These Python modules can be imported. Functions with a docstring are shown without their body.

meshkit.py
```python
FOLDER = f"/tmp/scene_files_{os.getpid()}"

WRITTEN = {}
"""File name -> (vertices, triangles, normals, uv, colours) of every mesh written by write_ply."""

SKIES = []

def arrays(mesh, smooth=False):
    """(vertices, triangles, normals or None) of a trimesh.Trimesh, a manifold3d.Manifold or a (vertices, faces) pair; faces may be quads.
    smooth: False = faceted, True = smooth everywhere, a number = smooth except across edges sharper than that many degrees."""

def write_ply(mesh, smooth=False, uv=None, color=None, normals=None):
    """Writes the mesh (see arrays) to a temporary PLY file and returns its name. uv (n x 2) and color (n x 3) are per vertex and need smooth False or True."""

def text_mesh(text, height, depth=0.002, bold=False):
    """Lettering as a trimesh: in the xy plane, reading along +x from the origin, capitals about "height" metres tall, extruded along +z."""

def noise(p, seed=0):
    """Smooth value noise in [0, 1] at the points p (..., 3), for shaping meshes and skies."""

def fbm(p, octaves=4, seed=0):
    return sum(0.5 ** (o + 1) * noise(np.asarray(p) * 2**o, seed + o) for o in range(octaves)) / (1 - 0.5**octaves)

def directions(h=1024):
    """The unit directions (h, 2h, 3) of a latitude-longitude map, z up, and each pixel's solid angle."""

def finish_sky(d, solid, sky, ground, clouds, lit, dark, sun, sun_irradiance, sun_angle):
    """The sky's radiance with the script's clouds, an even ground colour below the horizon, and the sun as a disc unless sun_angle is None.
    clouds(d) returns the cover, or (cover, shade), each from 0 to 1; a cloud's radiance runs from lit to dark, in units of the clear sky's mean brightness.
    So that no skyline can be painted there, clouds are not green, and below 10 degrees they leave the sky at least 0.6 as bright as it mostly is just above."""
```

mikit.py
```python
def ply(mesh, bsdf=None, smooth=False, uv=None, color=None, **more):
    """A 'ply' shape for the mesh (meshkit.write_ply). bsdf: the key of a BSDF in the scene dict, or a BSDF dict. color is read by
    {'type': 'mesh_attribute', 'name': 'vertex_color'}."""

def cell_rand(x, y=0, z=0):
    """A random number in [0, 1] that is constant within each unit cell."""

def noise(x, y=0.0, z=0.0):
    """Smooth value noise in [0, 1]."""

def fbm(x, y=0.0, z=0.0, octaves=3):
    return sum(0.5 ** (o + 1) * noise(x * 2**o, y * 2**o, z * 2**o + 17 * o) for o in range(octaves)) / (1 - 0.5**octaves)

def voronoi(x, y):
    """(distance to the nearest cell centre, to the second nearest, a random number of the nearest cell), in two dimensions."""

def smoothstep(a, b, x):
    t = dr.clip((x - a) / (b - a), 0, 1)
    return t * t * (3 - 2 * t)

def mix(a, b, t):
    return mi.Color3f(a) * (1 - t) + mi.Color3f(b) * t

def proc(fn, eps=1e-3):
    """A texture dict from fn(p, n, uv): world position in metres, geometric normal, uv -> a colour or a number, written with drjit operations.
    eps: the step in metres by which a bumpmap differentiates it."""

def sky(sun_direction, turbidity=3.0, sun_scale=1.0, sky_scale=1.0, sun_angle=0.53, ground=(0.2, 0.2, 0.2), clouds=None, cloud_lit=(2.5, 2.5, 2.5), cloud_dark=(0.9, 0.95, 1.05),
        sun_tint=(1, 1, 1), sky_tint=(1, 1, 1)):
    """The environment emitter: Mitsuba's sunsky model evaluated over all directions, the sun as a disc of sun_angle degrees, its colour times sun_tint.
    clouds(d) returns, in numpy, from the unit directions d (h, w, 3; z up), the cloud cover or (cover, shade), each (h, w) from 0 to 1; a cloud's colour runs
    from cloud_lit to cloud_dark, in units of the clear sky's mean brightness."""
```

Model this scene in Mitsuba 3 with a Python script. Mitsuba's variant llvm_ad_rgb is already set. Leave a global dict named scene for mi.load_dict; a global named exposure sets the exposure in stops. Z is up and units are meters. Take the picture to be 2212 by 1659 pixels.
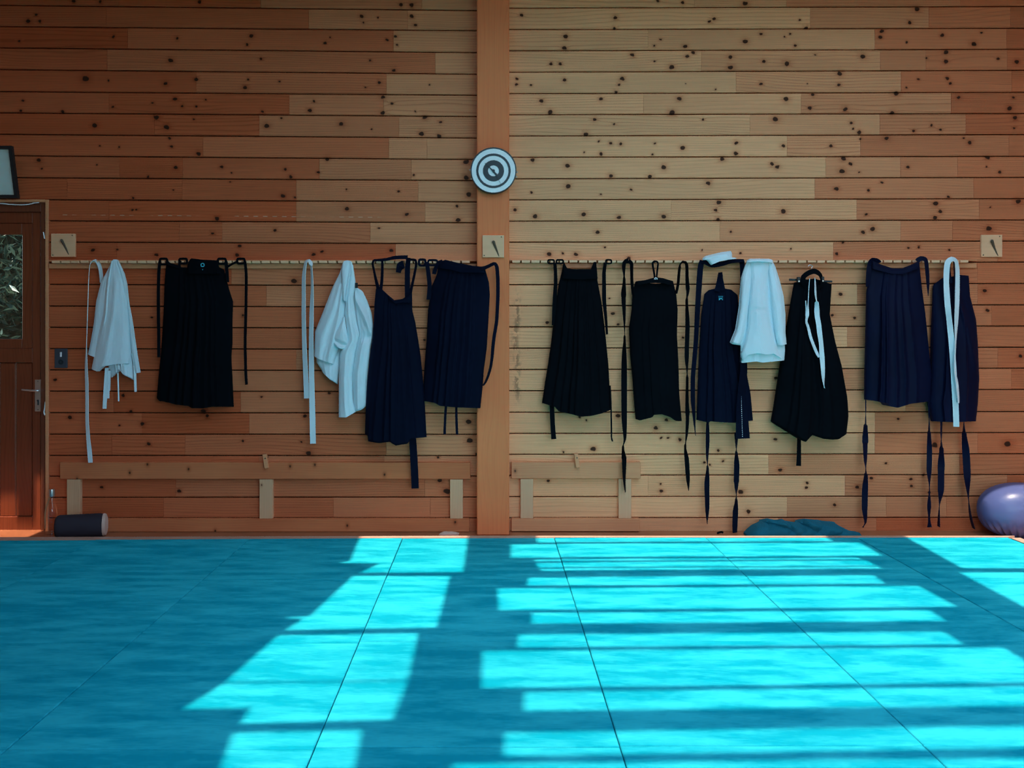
import math, random
import numpy as np
import drjit as dr
import trimesh
import mitsuba as mi
import mikit, meshkit
from mikit import ply, proc, noise, fbm, mix, smoothstep, cell_rand
from shapely.geometry import Polygon, box as sbox
from shapely.ops import unary_union

# ------------------------------------------------------------------ camera, sky, sun, exposure
F, CX, CY, H = 1950.0, 1057.0, 716.0, 1.36       # focal length and vanishing point in pixels, eye height in metres
DW = 6.34                                        # distance of the plank wall
SUN_E, SUN_X = math.radians(68), 0.08            # elevation; sideways drift of the sunlight per metre travelled into the room
sun_dir = np.array([-SUN_X, -1.0, math.tan(SUN_E)])
exposure = 2.9
scene, labels = {"type": "scene"}, {}
T = mi.ScalarTransform4f
scene["camera"] = {
    "type": "perspective", "fov_axis": "x", "fov": 2 * math.degrees(math.atan(1106 / F)), "near_clip": 0.05, "far_clip": 200.0,
    "principal_point_offset_x": (1106 - CX) / 2212.0, "principal_point_offset_y": (829.5 - CY) / 1659.0,
    "to_world": T().look_at(origin=[0, 0, H], target=[0, 5, H], up=[0, 0, 1])}
scene["sky"] = mikit.sky(sun_dir, turbidity=3.0, sun_scale=0.60, sky_scale=3.6, sky_tint=(0.93, 1.0, 0.88), ground=(0.30, 0.30, 0.24))

rng = random.Random(7)
nrng = np.random.default_rng(7)

# ------------------------------------------------------------------ helpers
def W(px, py, off=0.0):
    """photo measurement on the upright plane that stands off metres in front of the plank wall -> metres"""
    y = DW - off
    return np.array([(px - CX) * y / F, y, H - (py - CY) * y / F])

def uniq(k):
    if k not in scene and k not in holders:
        return k
    i = 1
    while f"{k}_{i:03d}" in scene or f"{k}_{i:03d}" in holders:
        i += 1
    return f"{k}_{i:03d}"

holders = set()
def thing(name, label, cat, group=None):
    k = uniq(name); holders.add(k)
    labels[k] = {"label": label, "category": cat}
    if group: labels[k]["group"] = group
    return k

def put(name, mesh, bsdf, parent=None, smooth=False, label=None, kind=None, cat=None, group=None, **kw):
    k = uniq((parent + "__" if parent else "") + name)
    scene[k] = ply(mesh, bsdf, smooth=smooth, **kw)
    d = {}
    if label: d["label"] = label
    if cat: d["category"] = cat
    if group: d["group"] = group
    if kind: d["kind"] = kind
    if d: labels[k] = d
    return k

def prism8(c):
    """closed box from 8 corners: bottom ring 0-3, top ring 4-7 (counter-clockwise seen from above)"""
    f = [[0, 2, 1], [0, 3, 2], [4, 5, 6], [4, 6, 7], [0, 1, 5], [0, 5, 4], [1, 2, 6], [1, 6, 5], [2, 3, 7], [2, 7, 6], [3, 0, 4], [3, 4, 7]]
    return trimesh.Trimesh(np.array(c, float), f, process=False)

def bx(x0, x1, y0, y1, z0, z1, ch=0.0):
    """box with chamfered edges"""
    if ch <= 0:
        m = trimesh.creation.box((x1 - x0, y1 - y0, z1 - z0))
        m.apply_translation(((x0 + x1) / 2, (y0 + y1) / 2, (z0 + z1) / 2))
        return m
    pts = []
    for a in (0, 1, 2):
        for sx in (0, 1):
            for sy in (0, 1):
                for sz in (0, 1):
                    d = [ch, ch, ch]; d[a] = 0
                    pts.append([(x0 + d[0], x1 - d[0])[sx], (y0 + d[1], y1 - d[1])[sy], (z0 + d[2], z1 - d[2])[sz]])
    return trimesh.convex.convex_hull(np.array(pts))

def wbox(px0, px1, py0, py1, off0, off1, ch=0.003):
    """board on the wall: photo outline taken on its front face (off1), reaching back to off0"""
    a, b = W(px0, py1, off1), W(px1, py0, off1)
    return bx(a[0], b[0], DW - off1, DW - off0, a[2], b[2], ch)

def cat(ms):
    return trimesh.util.concatenate(ms)

def spline(pts, n):
    """smooth curve through points of any dimension"""
    p = np.asarray(pts, float)
    if len(p) == 2:
        return p[0] + (p[1] - p[0]) * np.linspace(0, 1, n)[:, None]
    from scipy.interpolate import PchipInterpolator
    d = np.r_[0, np.cumsum(np.linalg.norm(np.diff(p[:, :2], axis=0), axis=1) + 1e-6)]
    t = np.linspace(0, d[-1], n)
    return np.stack([PchipInterpolator(d, p[:, k])(t) for k in range(p.shape[1])], 1)

def tube(pts, r, sides=8):
    p = np.asarray(pts, float)
    r = np.broadcast_to(np.asarray(r, float), (len(p),))
    t = np.gradient(p, axis=0); t /= np.linalg.norm(t, axis=1, keepdims=True) + 1e-12
    up = np.where(np.abs(t[:, 1:2]) < 0.9, [[0, 1.0, 0]], [[1.0, 0, 0]])
    a = np.cross(t, up); a /= np.linalg.norm(a, axis=1, keepdims=True)
    b = np.cross(t, a)
    ang = np.arange(sides) * 2 * np.pi / sides
    v = p[:, None] + r[:, None, None] * (np.cos(ang)[None, :, None] * a[:, None] + np.sin(ang)[None, :, None] * b[:, None])
    return ringmesh(v)

def ringmesh(v, closed=False, flip=False):
    n, s = v.shape[:2]
    f = []
    for i in range(n if closed else n - 1):
        i2 = (i + 1) % n
        for j in range(s):
            j2 = (j + 1) % s
            f += [[i * s + j, i * s + j2, i2 * s + j2], [i * s + j, i2 * s + j2, i2 * s + j]]
    V = v.reshape(-1, 3)
    if not closed:
        c0, c1 = len(V), len(V) + 1
        V = np.vstack([V, v[0].mean(0), v[-1].mean(0)])
        for j in range(s):
            j2 = (j + 1) % s
            f += [[c0, j2, j], [c1, (n - 1) * s + j, (n - 1) * s + j2]]
    m = trimesh.Trimesh(V, f, process=False)
    if m.volume < 0: m.invert()
    return m

def lathe(profile, n=48):
    return trimesh.creation.revolve(np.array(profile, float), sections=n)

GARMENT = 0.036                                  # how far the garments hang in front of the pegs' roots

class Crop:
    """coordinates read in an enlarged view of the photograph"""
    def __init__(s, ox, oy, k): s.o, s.k = np.array([ox, oy]), k
    def __call__(s, pts):
        p = np.array(pts, float)
        p[:, :2] = p[:, :2] / s.k + s.o
        if p.shape[1] > 2: p[:, 2] /= s.k
        return p
C3, C4, C5 = Crop(150, 540, 3.456), Crop(630, 540, 3.072), Crop(1140, 540, 3.072)
C6, C7 = Crop(1480, 520, 2.513), Crop(1820, 520, 2.513)
ID = Crop(0, 0, 1.0)

def ribbon(C, pts, off=0.05, n=60, thick=0.0035, offs=None, closed=False, smooth_pts=True):
    """cloth band along (x, y, visible width); where the width narrows the band really turns edge-on"""
    if C is not ID:
        off += GARMENT; offs = None if offs is None else [o + GARMENT for o in offs]
    p = C(pts)
    if closed:
        p = np.vstack([p, p[:1]])
    q = spline(p, n) if smooth_pts else p
    n = len(q)
    o = np.full(n, off) if offs is None else np.interp(np.linspace(0, 1, n), np.linspace(0, 1, len(offs)), offs)
    P = np.array([W(x, y, d) for (x, y), d in zip(q[:, :2], o)])
    s = (DW - o) / F
    w = q[:, 2] * s
    wm = w.max()
    th, k = np.zeros(n), 0
    ac = np.arccos(np.clip(w / wm, -1, 1))
    sign = 1
    for i in range(n):
        if 0 < i < n - 1:
            if w[i] <= w[i - 1] and w[i] < w[i + 1] and w[i] < 0.5 * wm: k += 1; sign = -1
            if w[i] >= w[i - 1] and w[i] > w[i + 1] and w[i] > 0.5 * wm: sign = 1
        th[i] = k * np.pi + sign * ac[i]
    t = np.gradient(P, axis=0); t /= np.linalg.norm(t, axis=1, keepdims=True) + 1e-12
    dep = np.array([0, -1.0, 0])
    side = np.cross(t, dep); side /= np.linalg.norm(side, axis=1, keepdims=True) + 1e-12
    fw = np.cross(side, t)
    a = side * np.cos(th)[:, None] + fw * np.sin(th)[:, None]
    b = np.cross(t, a)
    h = (wm / 2)
    v = np.stack([P - a * h - b * thick / 2, P + a * h - b * thick / 2, P + a * h + b * thick / 2, P - a * h + b * thick / 2], 1)
    return ringmesh(v)

def curve_at(pts, u):
    p = np.asarray(pts, float)
    d = np.r_[0, np.cumsum(np.linalg.norm(np.diff(p, axis=0), axis=1))]
    return np.stack([np.interp(u * d[-1], d, p[:, k]) for k in range(2)], -1)

def sheet(C, L, R, top, bot, off=0.03, bulge=0.04, pleats=0, amp=0.020, seed=0, nu=72, nv=56, offR=None, wr=0.004, folds=(), botgrow=0.0, topflat=0.3, p=3.0, pl_lo=0.12, pl_hi=0.88):
    """hanging cloth with a front and a back: outline of four curves, belly, sharp pleats and soft wrinkles"""
    off += GARMENT; offR = None if offR is None else offR + GARMENT
    L, R, top, bot = (C(x)[:, :2] for x in (L, R, top, bot))
    top, bot = top.copy(), bot.copy()
    top[0], top[-1], bot[0], bot[-1] = L[0], R[0], L[-1], R[-1]
    u, v = np.meshgrid(np.linspace(0, 1, nu), np.linspace(0, 1, nv))
    l, r, t, b = curve_at(L, v), curve_at(R, v), curve_at(top, u), curve_at(bot, u)
    U, V = u[..., None], v[..., None]
    xy = (1 - U) * l + U * r + (1 - V) * t + V * b - ((1 - U) * (1 - V) * L[0] + U * (1 - V) * R[0] + (1 - U) * V * L[-1] + U * V * R[-1])
    prof = np.clip(1 - np.abs(2 * u - 1) ** p, 0, 1) ** (1 / 2.0)
    grow = topflat + (1 - topflat) * smooth01(v / 0.5) + botgrow * v
    d = bulge * prof * grow
    wob = meshkit.noise(np.stack([u * 3 + seed * 7.3, v * 2.2, u * 0 + seed], -1), seed) - 0.5
    if pleats:
        rr = np.random.default_rng(seed + 50)
        for k in range(pleats):
            c = pl_lo + (pl_hi - pl_lo) * (k + 0.5) / pleats + rr.uniform(-0.2, 0.2) / pleats
            cc = 0.5 + (c - 0.5) * (0.75 + 0.25 * v) + 0.02 * wob
            x = (u - cc) * pleats * (1 if c < 0.5 else -1)
            d += amp * rr.uniform(0.6, 1.2) * np.where(x > 0, np.exp(-x * 1.6), np.exp(x * 22)) * (0.25 + 0.75 * smooth01(v / 0.6)) * prof
    for (fu0, fv0, fu1, fv1, fw, fa) in folds:      # soft ridges along a line from (u0, v0) to (u1, v1)
        dx, dy = fu1 - fu0, fv1 - fv0
        tt = np.clip(((u - fu0) * dx + (v - fv0) * dy) / (dx * dx + dy * dy), 0, 1)
        dist = np.hypot(u - fu0 - tt * dx, v - fv0 - tt * dy)
        d += fa * np.exp(-(dist / fw) ** 2) * prof
    wn = meshkit.fbm(np.stack([u * 5 + seed, v * 4 + wob, u * 0 + seed * 1.7], -1), 4, seed) - 0.5
    d += wr * wn * 2 * np.minimum(1, prof * 1.5)
    d = np.maximum(d, 0.002) + 0.004
    base = off + ((offR - off) * u if offR is not None else 0 * u)
    Y = DW - (base + d)
    front = np.stack([(xy[..., 0] - CX) * Y / F, Y, H - (xy[..., 1] - CY) * Y / F], -1)
    back = front.copy(); back[..., 1] = DW - base
    nf = nu * nv
    idx = np.arange(nf).reshape(nv, nu)
    q = np.stack([idx[:-1, :-1], idx[1:, :-1], idx[1:, 1:], idx[:-1, 1:]], -1).reshape(-1, 4)
    loop = np.r_[idx[0, :-1], idx[:-1, -1], idx[-1, :0:-1], idx[:0:-1, 0]]
    nxt = np.roll(loop, -1)
    sideq = np.stack([loop, nxt, nxt + nf, loop + nf], -1)
    quads = np.vstack([q, q[:, ::-1] + nf, sideq])
    faces = np.vstack([quads[:, [0, 1, 2]], quads[:, [0, 2, 3]]])
    m = trimesh.Trimesh(np.vstack([front.reshape(-1, 3), back.reshape(-1, 3)]), faces, process=False)
    if m.volume < 0: m.invert()
    return m

def smooth01(x):
    x = np.clip(x, 0, 1)
    return x * x * (3 - 2 * x)

# ------------------------------------------------------------------ knots and tones of the pine boards (tables in wall metres)
KN = []
def kn(C, s):
    v = list(map(float, s.replace(";", ",").split(",")))
    for a, b, r in zip(v[::3], v[1::3], v[2::3]):
        x, y = C([(a, b)])[0]
        KN.append((x, y, r / C.k))
kn(Crop(0, 0, 2.0), "122,92,9;155,62,6;172,92,6;318,5,7;433,8,7;862,8,8;1732,20,8;1779,22,9;1562,70,8;1570,98,5;1779,70,8;1795,108,6;1632,75,4;84,178,5;489,158,6;766,165,6;1086,155,8;1068,192,6;1710,158,7;1672,173,6;1715,195,5;1428,162,4;1405,185,6;737,261,10;1128,255,6;1600,262,5;1702,303,8;370,340,14;715,360,9;848,343,8;1058,378,9;1072,342,5;1208,353,5;468,348,4;1640,357,7;1580,378,4;1855,365,4;90,480,6;98,435,5;270,482,6;488,462,5;756,428,9;787,458,6;848,460,5;888,430,4;660,445,4;1133,482,6;1338,477,9;1357,438,6;1654,420,9;1654,487,9;1692,447,6;1795,482,4;410,542,10;676,507,12;720,550,11;838,515,5;1152,545,10;1215,512,5;1474,536,10;1836,508,9;1903,528,7;1820,578,10;1898,587,9;1605,558,4;732,597,6;740,633,6;858,665,9;433,630,4;515,637,4;168,693,9;180,728,5;760,725,8;957,720,7;1232,730,7;1258,764,7;1413,688,8;640,765,5;1002,747,4;417,713,4;1787,758,5;1375,745,6;2015,700,12;2015,768,10;2025,840,10;1221,847,9;1275,853,5;1497,818,4;1722,826,5;748,820,4;575,855,5;995,785,4;1500,903,9;1757,926,8;1975,891,6;1980,951,10;937,945,9;572,905,5;588,905,5;1190,995,7;918,1008,6;1637,985,5;402,1080,9;507,1077,5;675,1100,8;1035,1063,8;1024,1103,8;1355,1100,9;1390,1087,7;1690,1082,8")
kn(Crop(1106, 0, 2.0), "40,65,7;445,77,8;442,122,7;852,92,6;872,83,8;1243,87,5;1270,120,7;1718,98,8;1750,40,11;1008,15,11;738,12,7;630,5,6;232,158,9;227,208,9;748,202,9;642,170,5;615,198,5;1076,146,7;1178,160,4;1202,146,4;1008,180,11;1225,198,7;1597,135,9;1590,160,8;1860,152,8;1705,182,5;1995,190,11;2028,140,5;520,237,9;168,276,7;208,276,7;615,265,5;690,290,10;757,243,7;783,228,7;943,246,9;944,292,11;1088,266,8;1187,275,11;1515,244,10;1875,225,9;1875,266,9;1792,250,4;2100,255,6;2180,268,9;1310,237,4;22,340,6;20,366,6;80,368,5;226,347,7;475,341,9;462,366,6;450,397,7;1076,362,7;1416,318,10;1412,367,7;1880,338,7;1893,360,7;750,362,3;880,386,4;1275,361,3;1755,343,5;1705,380,4;128,437,9;165,484,9;384,428,8;722,426,10;692,487,11;1185,428,11;1300,409,7;1287,466,8;1440,472,10;1660,405,11;1642,487,9;1930,420,7;2150,468,10;2165,422,6;357,516,9;320,580,10;441,536,5;1138,516,12;1465,530,7;1500,572,8;1475,556,5;1813,541,6;1850,560,7;1735,566,7;2172,507,9;2170,554,5;825,516,5;375,610,5;426,620,7;470,622,7;385,665,7;312,658,4;618,620,5;608,668,5;738,638,9;969,617,8;967,663,9;1171,630,8;1377,631,8;1618,598,10;1977,616,9;1950,597,5;1505,600,5;90,691,9;240,716,10;427,760,9;596,763,9;655,724,10;908,687,10;1124,709,9;1146,722,9;1432,685,10;1462,708,7;1426,741,11;1710,722,7;1500,745,4;2055,680,9;2108,744,7;2050,722,4;242,804,10;514,818,6;848,791,10;1402,816,9;1540,823,6;1597,788,6;384,838,4;84,832,5;13,907,8;100,935,10;310,925,10;462,940,9;655,935,10;895,875,10;880,908,7;890,948,8;1172,914,11;1530,926,6;1830,878,11;1850,914,8;1828,941,9;1885,850,6;2187,870,12;2065,896,4;370,1003,9;1516,1003,8;1558,988,11;2060,987,11;945,1000,5;1520,985,5;400,1070,5;160,1098,9;218,1095,5;277,1100,9;505,1115,8;820,1080,4;987,1095,6;1205,1075,4;1403,1097,7;1430,1048,6;1888,1080,5;1712,1070,5;1757,1068,5")
kn(C3, "615,503,8;1295,490,9;400,1085,12;545,1298,16;455,1208,12;1000,1203,20;1028,1240,13;590,1448,10;375,1312,8;1432,1095,9;1295,1425,9")
kn(Crop(0, 780, 3.95), "597,480,16;1215,533,16;1050,293,14;470,158,14;1268,705,13;865,1075,13;1528,1110,15;1222,1390,10;1020,552,9;1110,432,10;1600,1375,9")
kn(C4, "15,205,18;1175,1140,16;1183,1265,20;250,950,8;90,1103,12;65,1275,8;112,1350,16;1030,1600,22;985,1530,14;880,595,8;1230,1355,10;970,1375,8")
kn(C6, "843,290,10;935,1338,11;660,1315,8;660,1340,8;495,745,10;205,1195,7;133,1215,5;105,1205,7;810,1435,10;515,1245,12;180,1140,8;490,1078,9;800,405,8;300,1365,14;345,1470,12")
kn(C7, "772,273,10;787,378,9;500,1110,16;895,1103,18;370,1293,9;375,1332,8;78,1338,11;300,968,7;965,1322,10;235,1207,7;155,1287,8;440,1270,6;965,628,10;65,417,8;470,1365,8")
kn(C5, "565,422,13;600,493,10;130,482,13;543,323,6;600,1100,16;850,1180,14;920,1125,12;1010,1258,12;435,1320,16;880,1550,8;885,1600,12;930,1245,9;885,1245,8;345,1110,8;390,1130,6;1030,580,9;135,1533,10;238,1340,8")
MPP = DW / F
KC = 15 * MPP                     # side of a knot cell
KX0, KZ0, KNX, KNZ = -3.7, -0.2, 160, 86
_kx, _kz, _kr = np.full(KNX * KNZ, -99.0), np.full(KNX * KNZ, -99.0), np.zeros(KNX * KNZ)
for (px, py, r) in sorted(KN, key=lambda k: k[2]):
    X, _, Z = W(px, py)
    i, j = int((X - KX0) / KC), int((Z - KZ0) / KC)
    if 0 <= i < KNX and 0 <= j < KNZ:
        _kx[i + j * KNX], _kz[i + j * KNX], _kr[i + j * KNX] = X, Z, r * MPP * 0.92
KXa, KZa, KRa = mi.Float(_kx), mi.Float(_kz), mi.Float(_kr)
TONES = []                        # one tone per board piece, with the wall's light falloff worked in

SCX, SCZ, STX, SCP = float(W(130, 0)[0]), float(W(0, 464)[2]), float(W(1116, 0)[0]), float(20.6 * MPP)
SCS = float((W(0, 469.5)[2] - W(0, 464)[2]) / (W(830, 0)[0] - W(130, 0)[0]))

def pine_fn(p, n, uv):
    bid = dr.floor(uv.y)
    v = (uv.y - bid)
    x, z = p.x, p.z
    halo, core, bend = mi.Float(0), mi.Float(0), mi.Float(0)
    ci, cj = dr.floor((x - KX0) / KC), dr.floor((z - KZ0) / KC)
    wx = (noise(x * 55, z * 55, 3.0) - 0.5) * 0.008
    wz = (noise(x * 55, z * 55, 9.0) - 0.5) * 0.008
    for a in (-1, 0, 1):
        for b in (-1, 0, 1):
            ii, jj = ci + a, cj + b
            ok = (ii >= 0) & (ii < KNX) & (jj >= 0) & (jj < KNZ)
            k = mi.UInt32(dr.clip(ii, 0, KNX - 1) + dr.clip(jj, 0, KNZ - 1) * KNX)
            r = dr.gather(mi.Float, KRa, k)
            dx, dz = x + wx - dr.gather(mi.Float, KXa, k), z + wz - dr.gather(mi.Float, KZa, k)
            d2 = dr.sqrt(dx * dx * 0.8 + dz * dz * 1.15)
            q = d2 / dr.maximum(r, 1e-4)
            on = ok & (r > 0)
            core = dr.maximum(core, dr.select(on, 1 - smoothstep(0.8, 1.12, q), 0))
            halo = dr.maximum(halo, dr.select(on, dr.exp(-dr.square(q / 1.9)), 0))
            bend += dr.select(on, dr.exp(-(dx * dx * 0.30 + dz * dz) / dr.square(1.2 * r + 0.003)) * dr.clip(dz / dr.maximum(r, 1e-4), -1, 1), 0)
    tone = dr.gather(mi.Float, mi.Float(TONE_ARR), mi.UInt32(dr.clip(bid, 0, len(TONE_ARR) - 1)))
    rb = cell_rand(bid, 5.0)
    seed = bid * 3.17
    # annual rings: long streaks that open into cathedral arches
    warp = noise(x * 1.3 + seed, v * 1.5, seed) * 3.2 + noise(x * 4.5 + seed, v * 3, seed + 4) * 0.5
    ring = v * (5 + 7 * rb) + warp + bend * 0.9
    s = ring - dr.floor(ring)
    line = smoothstep(0.55, 0.95, s) * (1 - smoothstep(0.95, 1.0, s))
    fine = fbm(x * 6 + seed, z * 260, seed, octaves=2)
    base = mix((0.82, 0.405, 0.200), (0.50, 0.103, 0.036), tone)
    base = base * (0.86 + 0.26 * fine) * (1 - mi.Color3f(0.22, 0.34, 0.40) * line * (0.25 + 0.75 * cell_rand(bid, 8.0)))
    base = base * (0.9 + 0.2 * noise(x * 0.9 + seed * 2, v * 0.8, 2.0))
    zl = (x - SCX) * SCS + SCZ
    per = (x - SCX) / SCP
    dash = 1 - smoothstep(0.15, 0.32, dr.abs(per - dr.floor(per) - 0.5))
    peg_glints = dash * (1 - smoothstep(0.002, 0.0045, dr.abs(z - zl))) * dr.select((per > 0) & (per < 34), 1.0, 0.0) * smoothstep(0.35, 0.75, noise(x * 7, z * 2, 4.0))
    base = mix(base, (0.80, 0.50, 0.34), peg_glints * 0.5)  # light reflected off the peg row, painted as pale dashes
    xs_ = (noise(z * 9, 2.0) - 0.5) * 0.02 + STX
    stain = dr.exp(-dr.square((x - xs_) / 0.022)) * smoothstep(0.82, 0.95, z) * (1 - smoothstep(1.5, 1.72, z)) * smoothstep(0.42, 0.62, fbm(x * 60, z * 38, 2.0))
    base = base * (1 - 0.5 * stain)
    base = mix(base, base * mi.Color3f(0.60, 0.34, 0.24), halo * 0.8)
    base = mix(base, (0.030, 0.010, 0.005), core * 0.95)
    return base

def plain_wood(light, dark, sx=2.0, sz=60.0, ax="x"):
    def fn(p, n, uv):
        a, b = (p.x, p.z) if ax == "x" else (p.z, p.x)
        w = noise(a * 2.1, b * 7, p.y * 2) * 2.2
        s = b * sz + w * 1.5
        s = s - dr.floor(s)
        line = smoothstep(0.5, 0.95, s) * (1 - smoothstep(0.95, 1.0, s))
        g = fbm(a * 5, b * 160, p.y * 3, octaves=2)
        k1 = noise(a * 3.1 + 7, b * 3.0, 1.0)
        return mix(light, dark, dr.clip(0.45 * line * 0.5 + 0.5 * g + 0.5 * (k1 - 0.35), 0, 1))
    return fn

def knots_on(fn, cells=3.2, amount=0.35):
    def g(p, n, uv):
        base = fn(p, n, uv)
        d, _, r = mikit.voronoi(p.x * cells * 1.4, p.z * cells)
        on = dr.select(r < amount, 1.0, 0.0)
        base = mix(base, base * mi.Color3f(0.6, 0.42, 0.33), on * dr.exp(-dr.square(d / 0.085)) * 0.9)
        return mix(base, (0.05, 0.02, 0.01), on * (1 - smoothstep(0.02, 0.045, d)) * 0.9)
    return g

def mat_fn(p, n, uv):
    cid = dr.floor(uv.y)
    st = fbm(p.x * 4.5 + cid * 3, p.y * 17 + cid, 1.0, octaves=4)
    sp = fbm(p.x * 34, p.y * 120, 5.0 + cid, octaves=2)
    big = noise(p.x * 1.1, p.y * 1.6, 3.0)
    k = dr.clip((st - 0.5) * 2.3 + (sp - 0.5) * 0.55 + 0.5, 0, 1)
    c = mix((0.001, 0.27, 0.37), (0.018, 0.41, 0.51), k)
    return c * (0.92 + 0.16 * big)

def cloth_fn(light, dark, f=420.0):
    def fn(p, n, uv):
        w = fbm(p.x * 5, p.z * 5, p.y * 5, octaves=3)
        t = 0.5 + 0.25 * dr.sin(p.x * f) * dr.sin(p.z * f)
        return mix(dark, light, dr.clip(0.7 * w + 0.3 * t, 0, 1))
    return fn

def bsdf(key, col, rough=0.6, spec=0.3, metallic=0.0, two=True, **kw):
    c = proc(col) if callable(col) else {"type": "rgb", "value": list(col)}
    b = {"type": "principled", "base_color": c, "roughness": rough, "specular": spec, **kw}
    if metallic: b["metallic"] = metallic
    scene[key] = {"type": "twosided", "bsdf": b} if two else b

# ---- the boards' tones are collected first, the material reads the finished table
bsdf("m_post", plain_wood((0.82, 0.24, 0.09), (0.72, 0.165, 0.060), sz=26, ax="z"), 0.6, 0.12)
bsdf("m_rail", plain_wood((0.70, 0.31, 0.145), (0.60, 0.22, 0.10)), 0.5, 0.3)
bsdf("m_peg", (0.80, 0.46, 0.26), 0.5, 0.3)
bsdf("m_bench", knots_on(plain_wood((0.66, 0.28, 0.125), (0.56, 0.195, 0.085)), 4.0, 0.2), 0.5, 0.3)
bsdf("m_bench_red", knots_on(plain_wood((0.60, 0.19, 0.075), (0.50, 0.125, 0.050)), 4.0, 0.25), 0.6, 0.12)
bsdf("m_leg", knots_on(plain_wood((0.70, 0.40, 0.225), (0.60, 0.31, 0.165), ax="z"), 6.0, 0.25), 0.5, 0.3)
bsdf("m_plate", plain_wood((0.82, 0.45, 0.25), (0.76, 0.40, 0.215), sz=20), 0.5, 0.3)
bsdf("m_door", plain_wood((0.23, 0.050, 0.020), (0.14, 0.027, 0.010), sz=40, ax="z"), 0.32, 0.5)
bsdf("m_jamb", plain_wood((0.17, 0.045, 0.020), (0.12, 0.030, 0.014), sz=40, ax="z"), 0.35, 0.5)
bsdf("m_trimwood", plain_wood((0.52, 0.32, 0.24), (0.42, 0.25, 0.18)), 0.4, 0.4)
bsdf("m_floorwood", plain_wood((0.36, 0.13, 0.06), (0.28, 0.09, 0.04)), 0.35, 0.5)
bsdf("m_room", plain_wood((0.60, 0.22, 0.085), (0.52, 0.16, 0.06), sz=8), 0.6, 0.3)
bsdf("m_gap", (0.05, 0.020, 0.010), 0.8, 0.1)
bsdf("m_mat", mat_fn, 0.8, 0.05)
bsdf("m_black", cloth_fn((0.0030, 0.0045, 0.0070), (0.0015, 0.0024, 0.0038)), 0.85, 0.04)
bsdf("m_navy", cloth_fn((0.0030, 0.0058, 0.0190), (0.0015, 0.0030, 0.0095)), 0.75, 0.05, sheen=0.25, sheen_tint=1.0)
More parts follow.
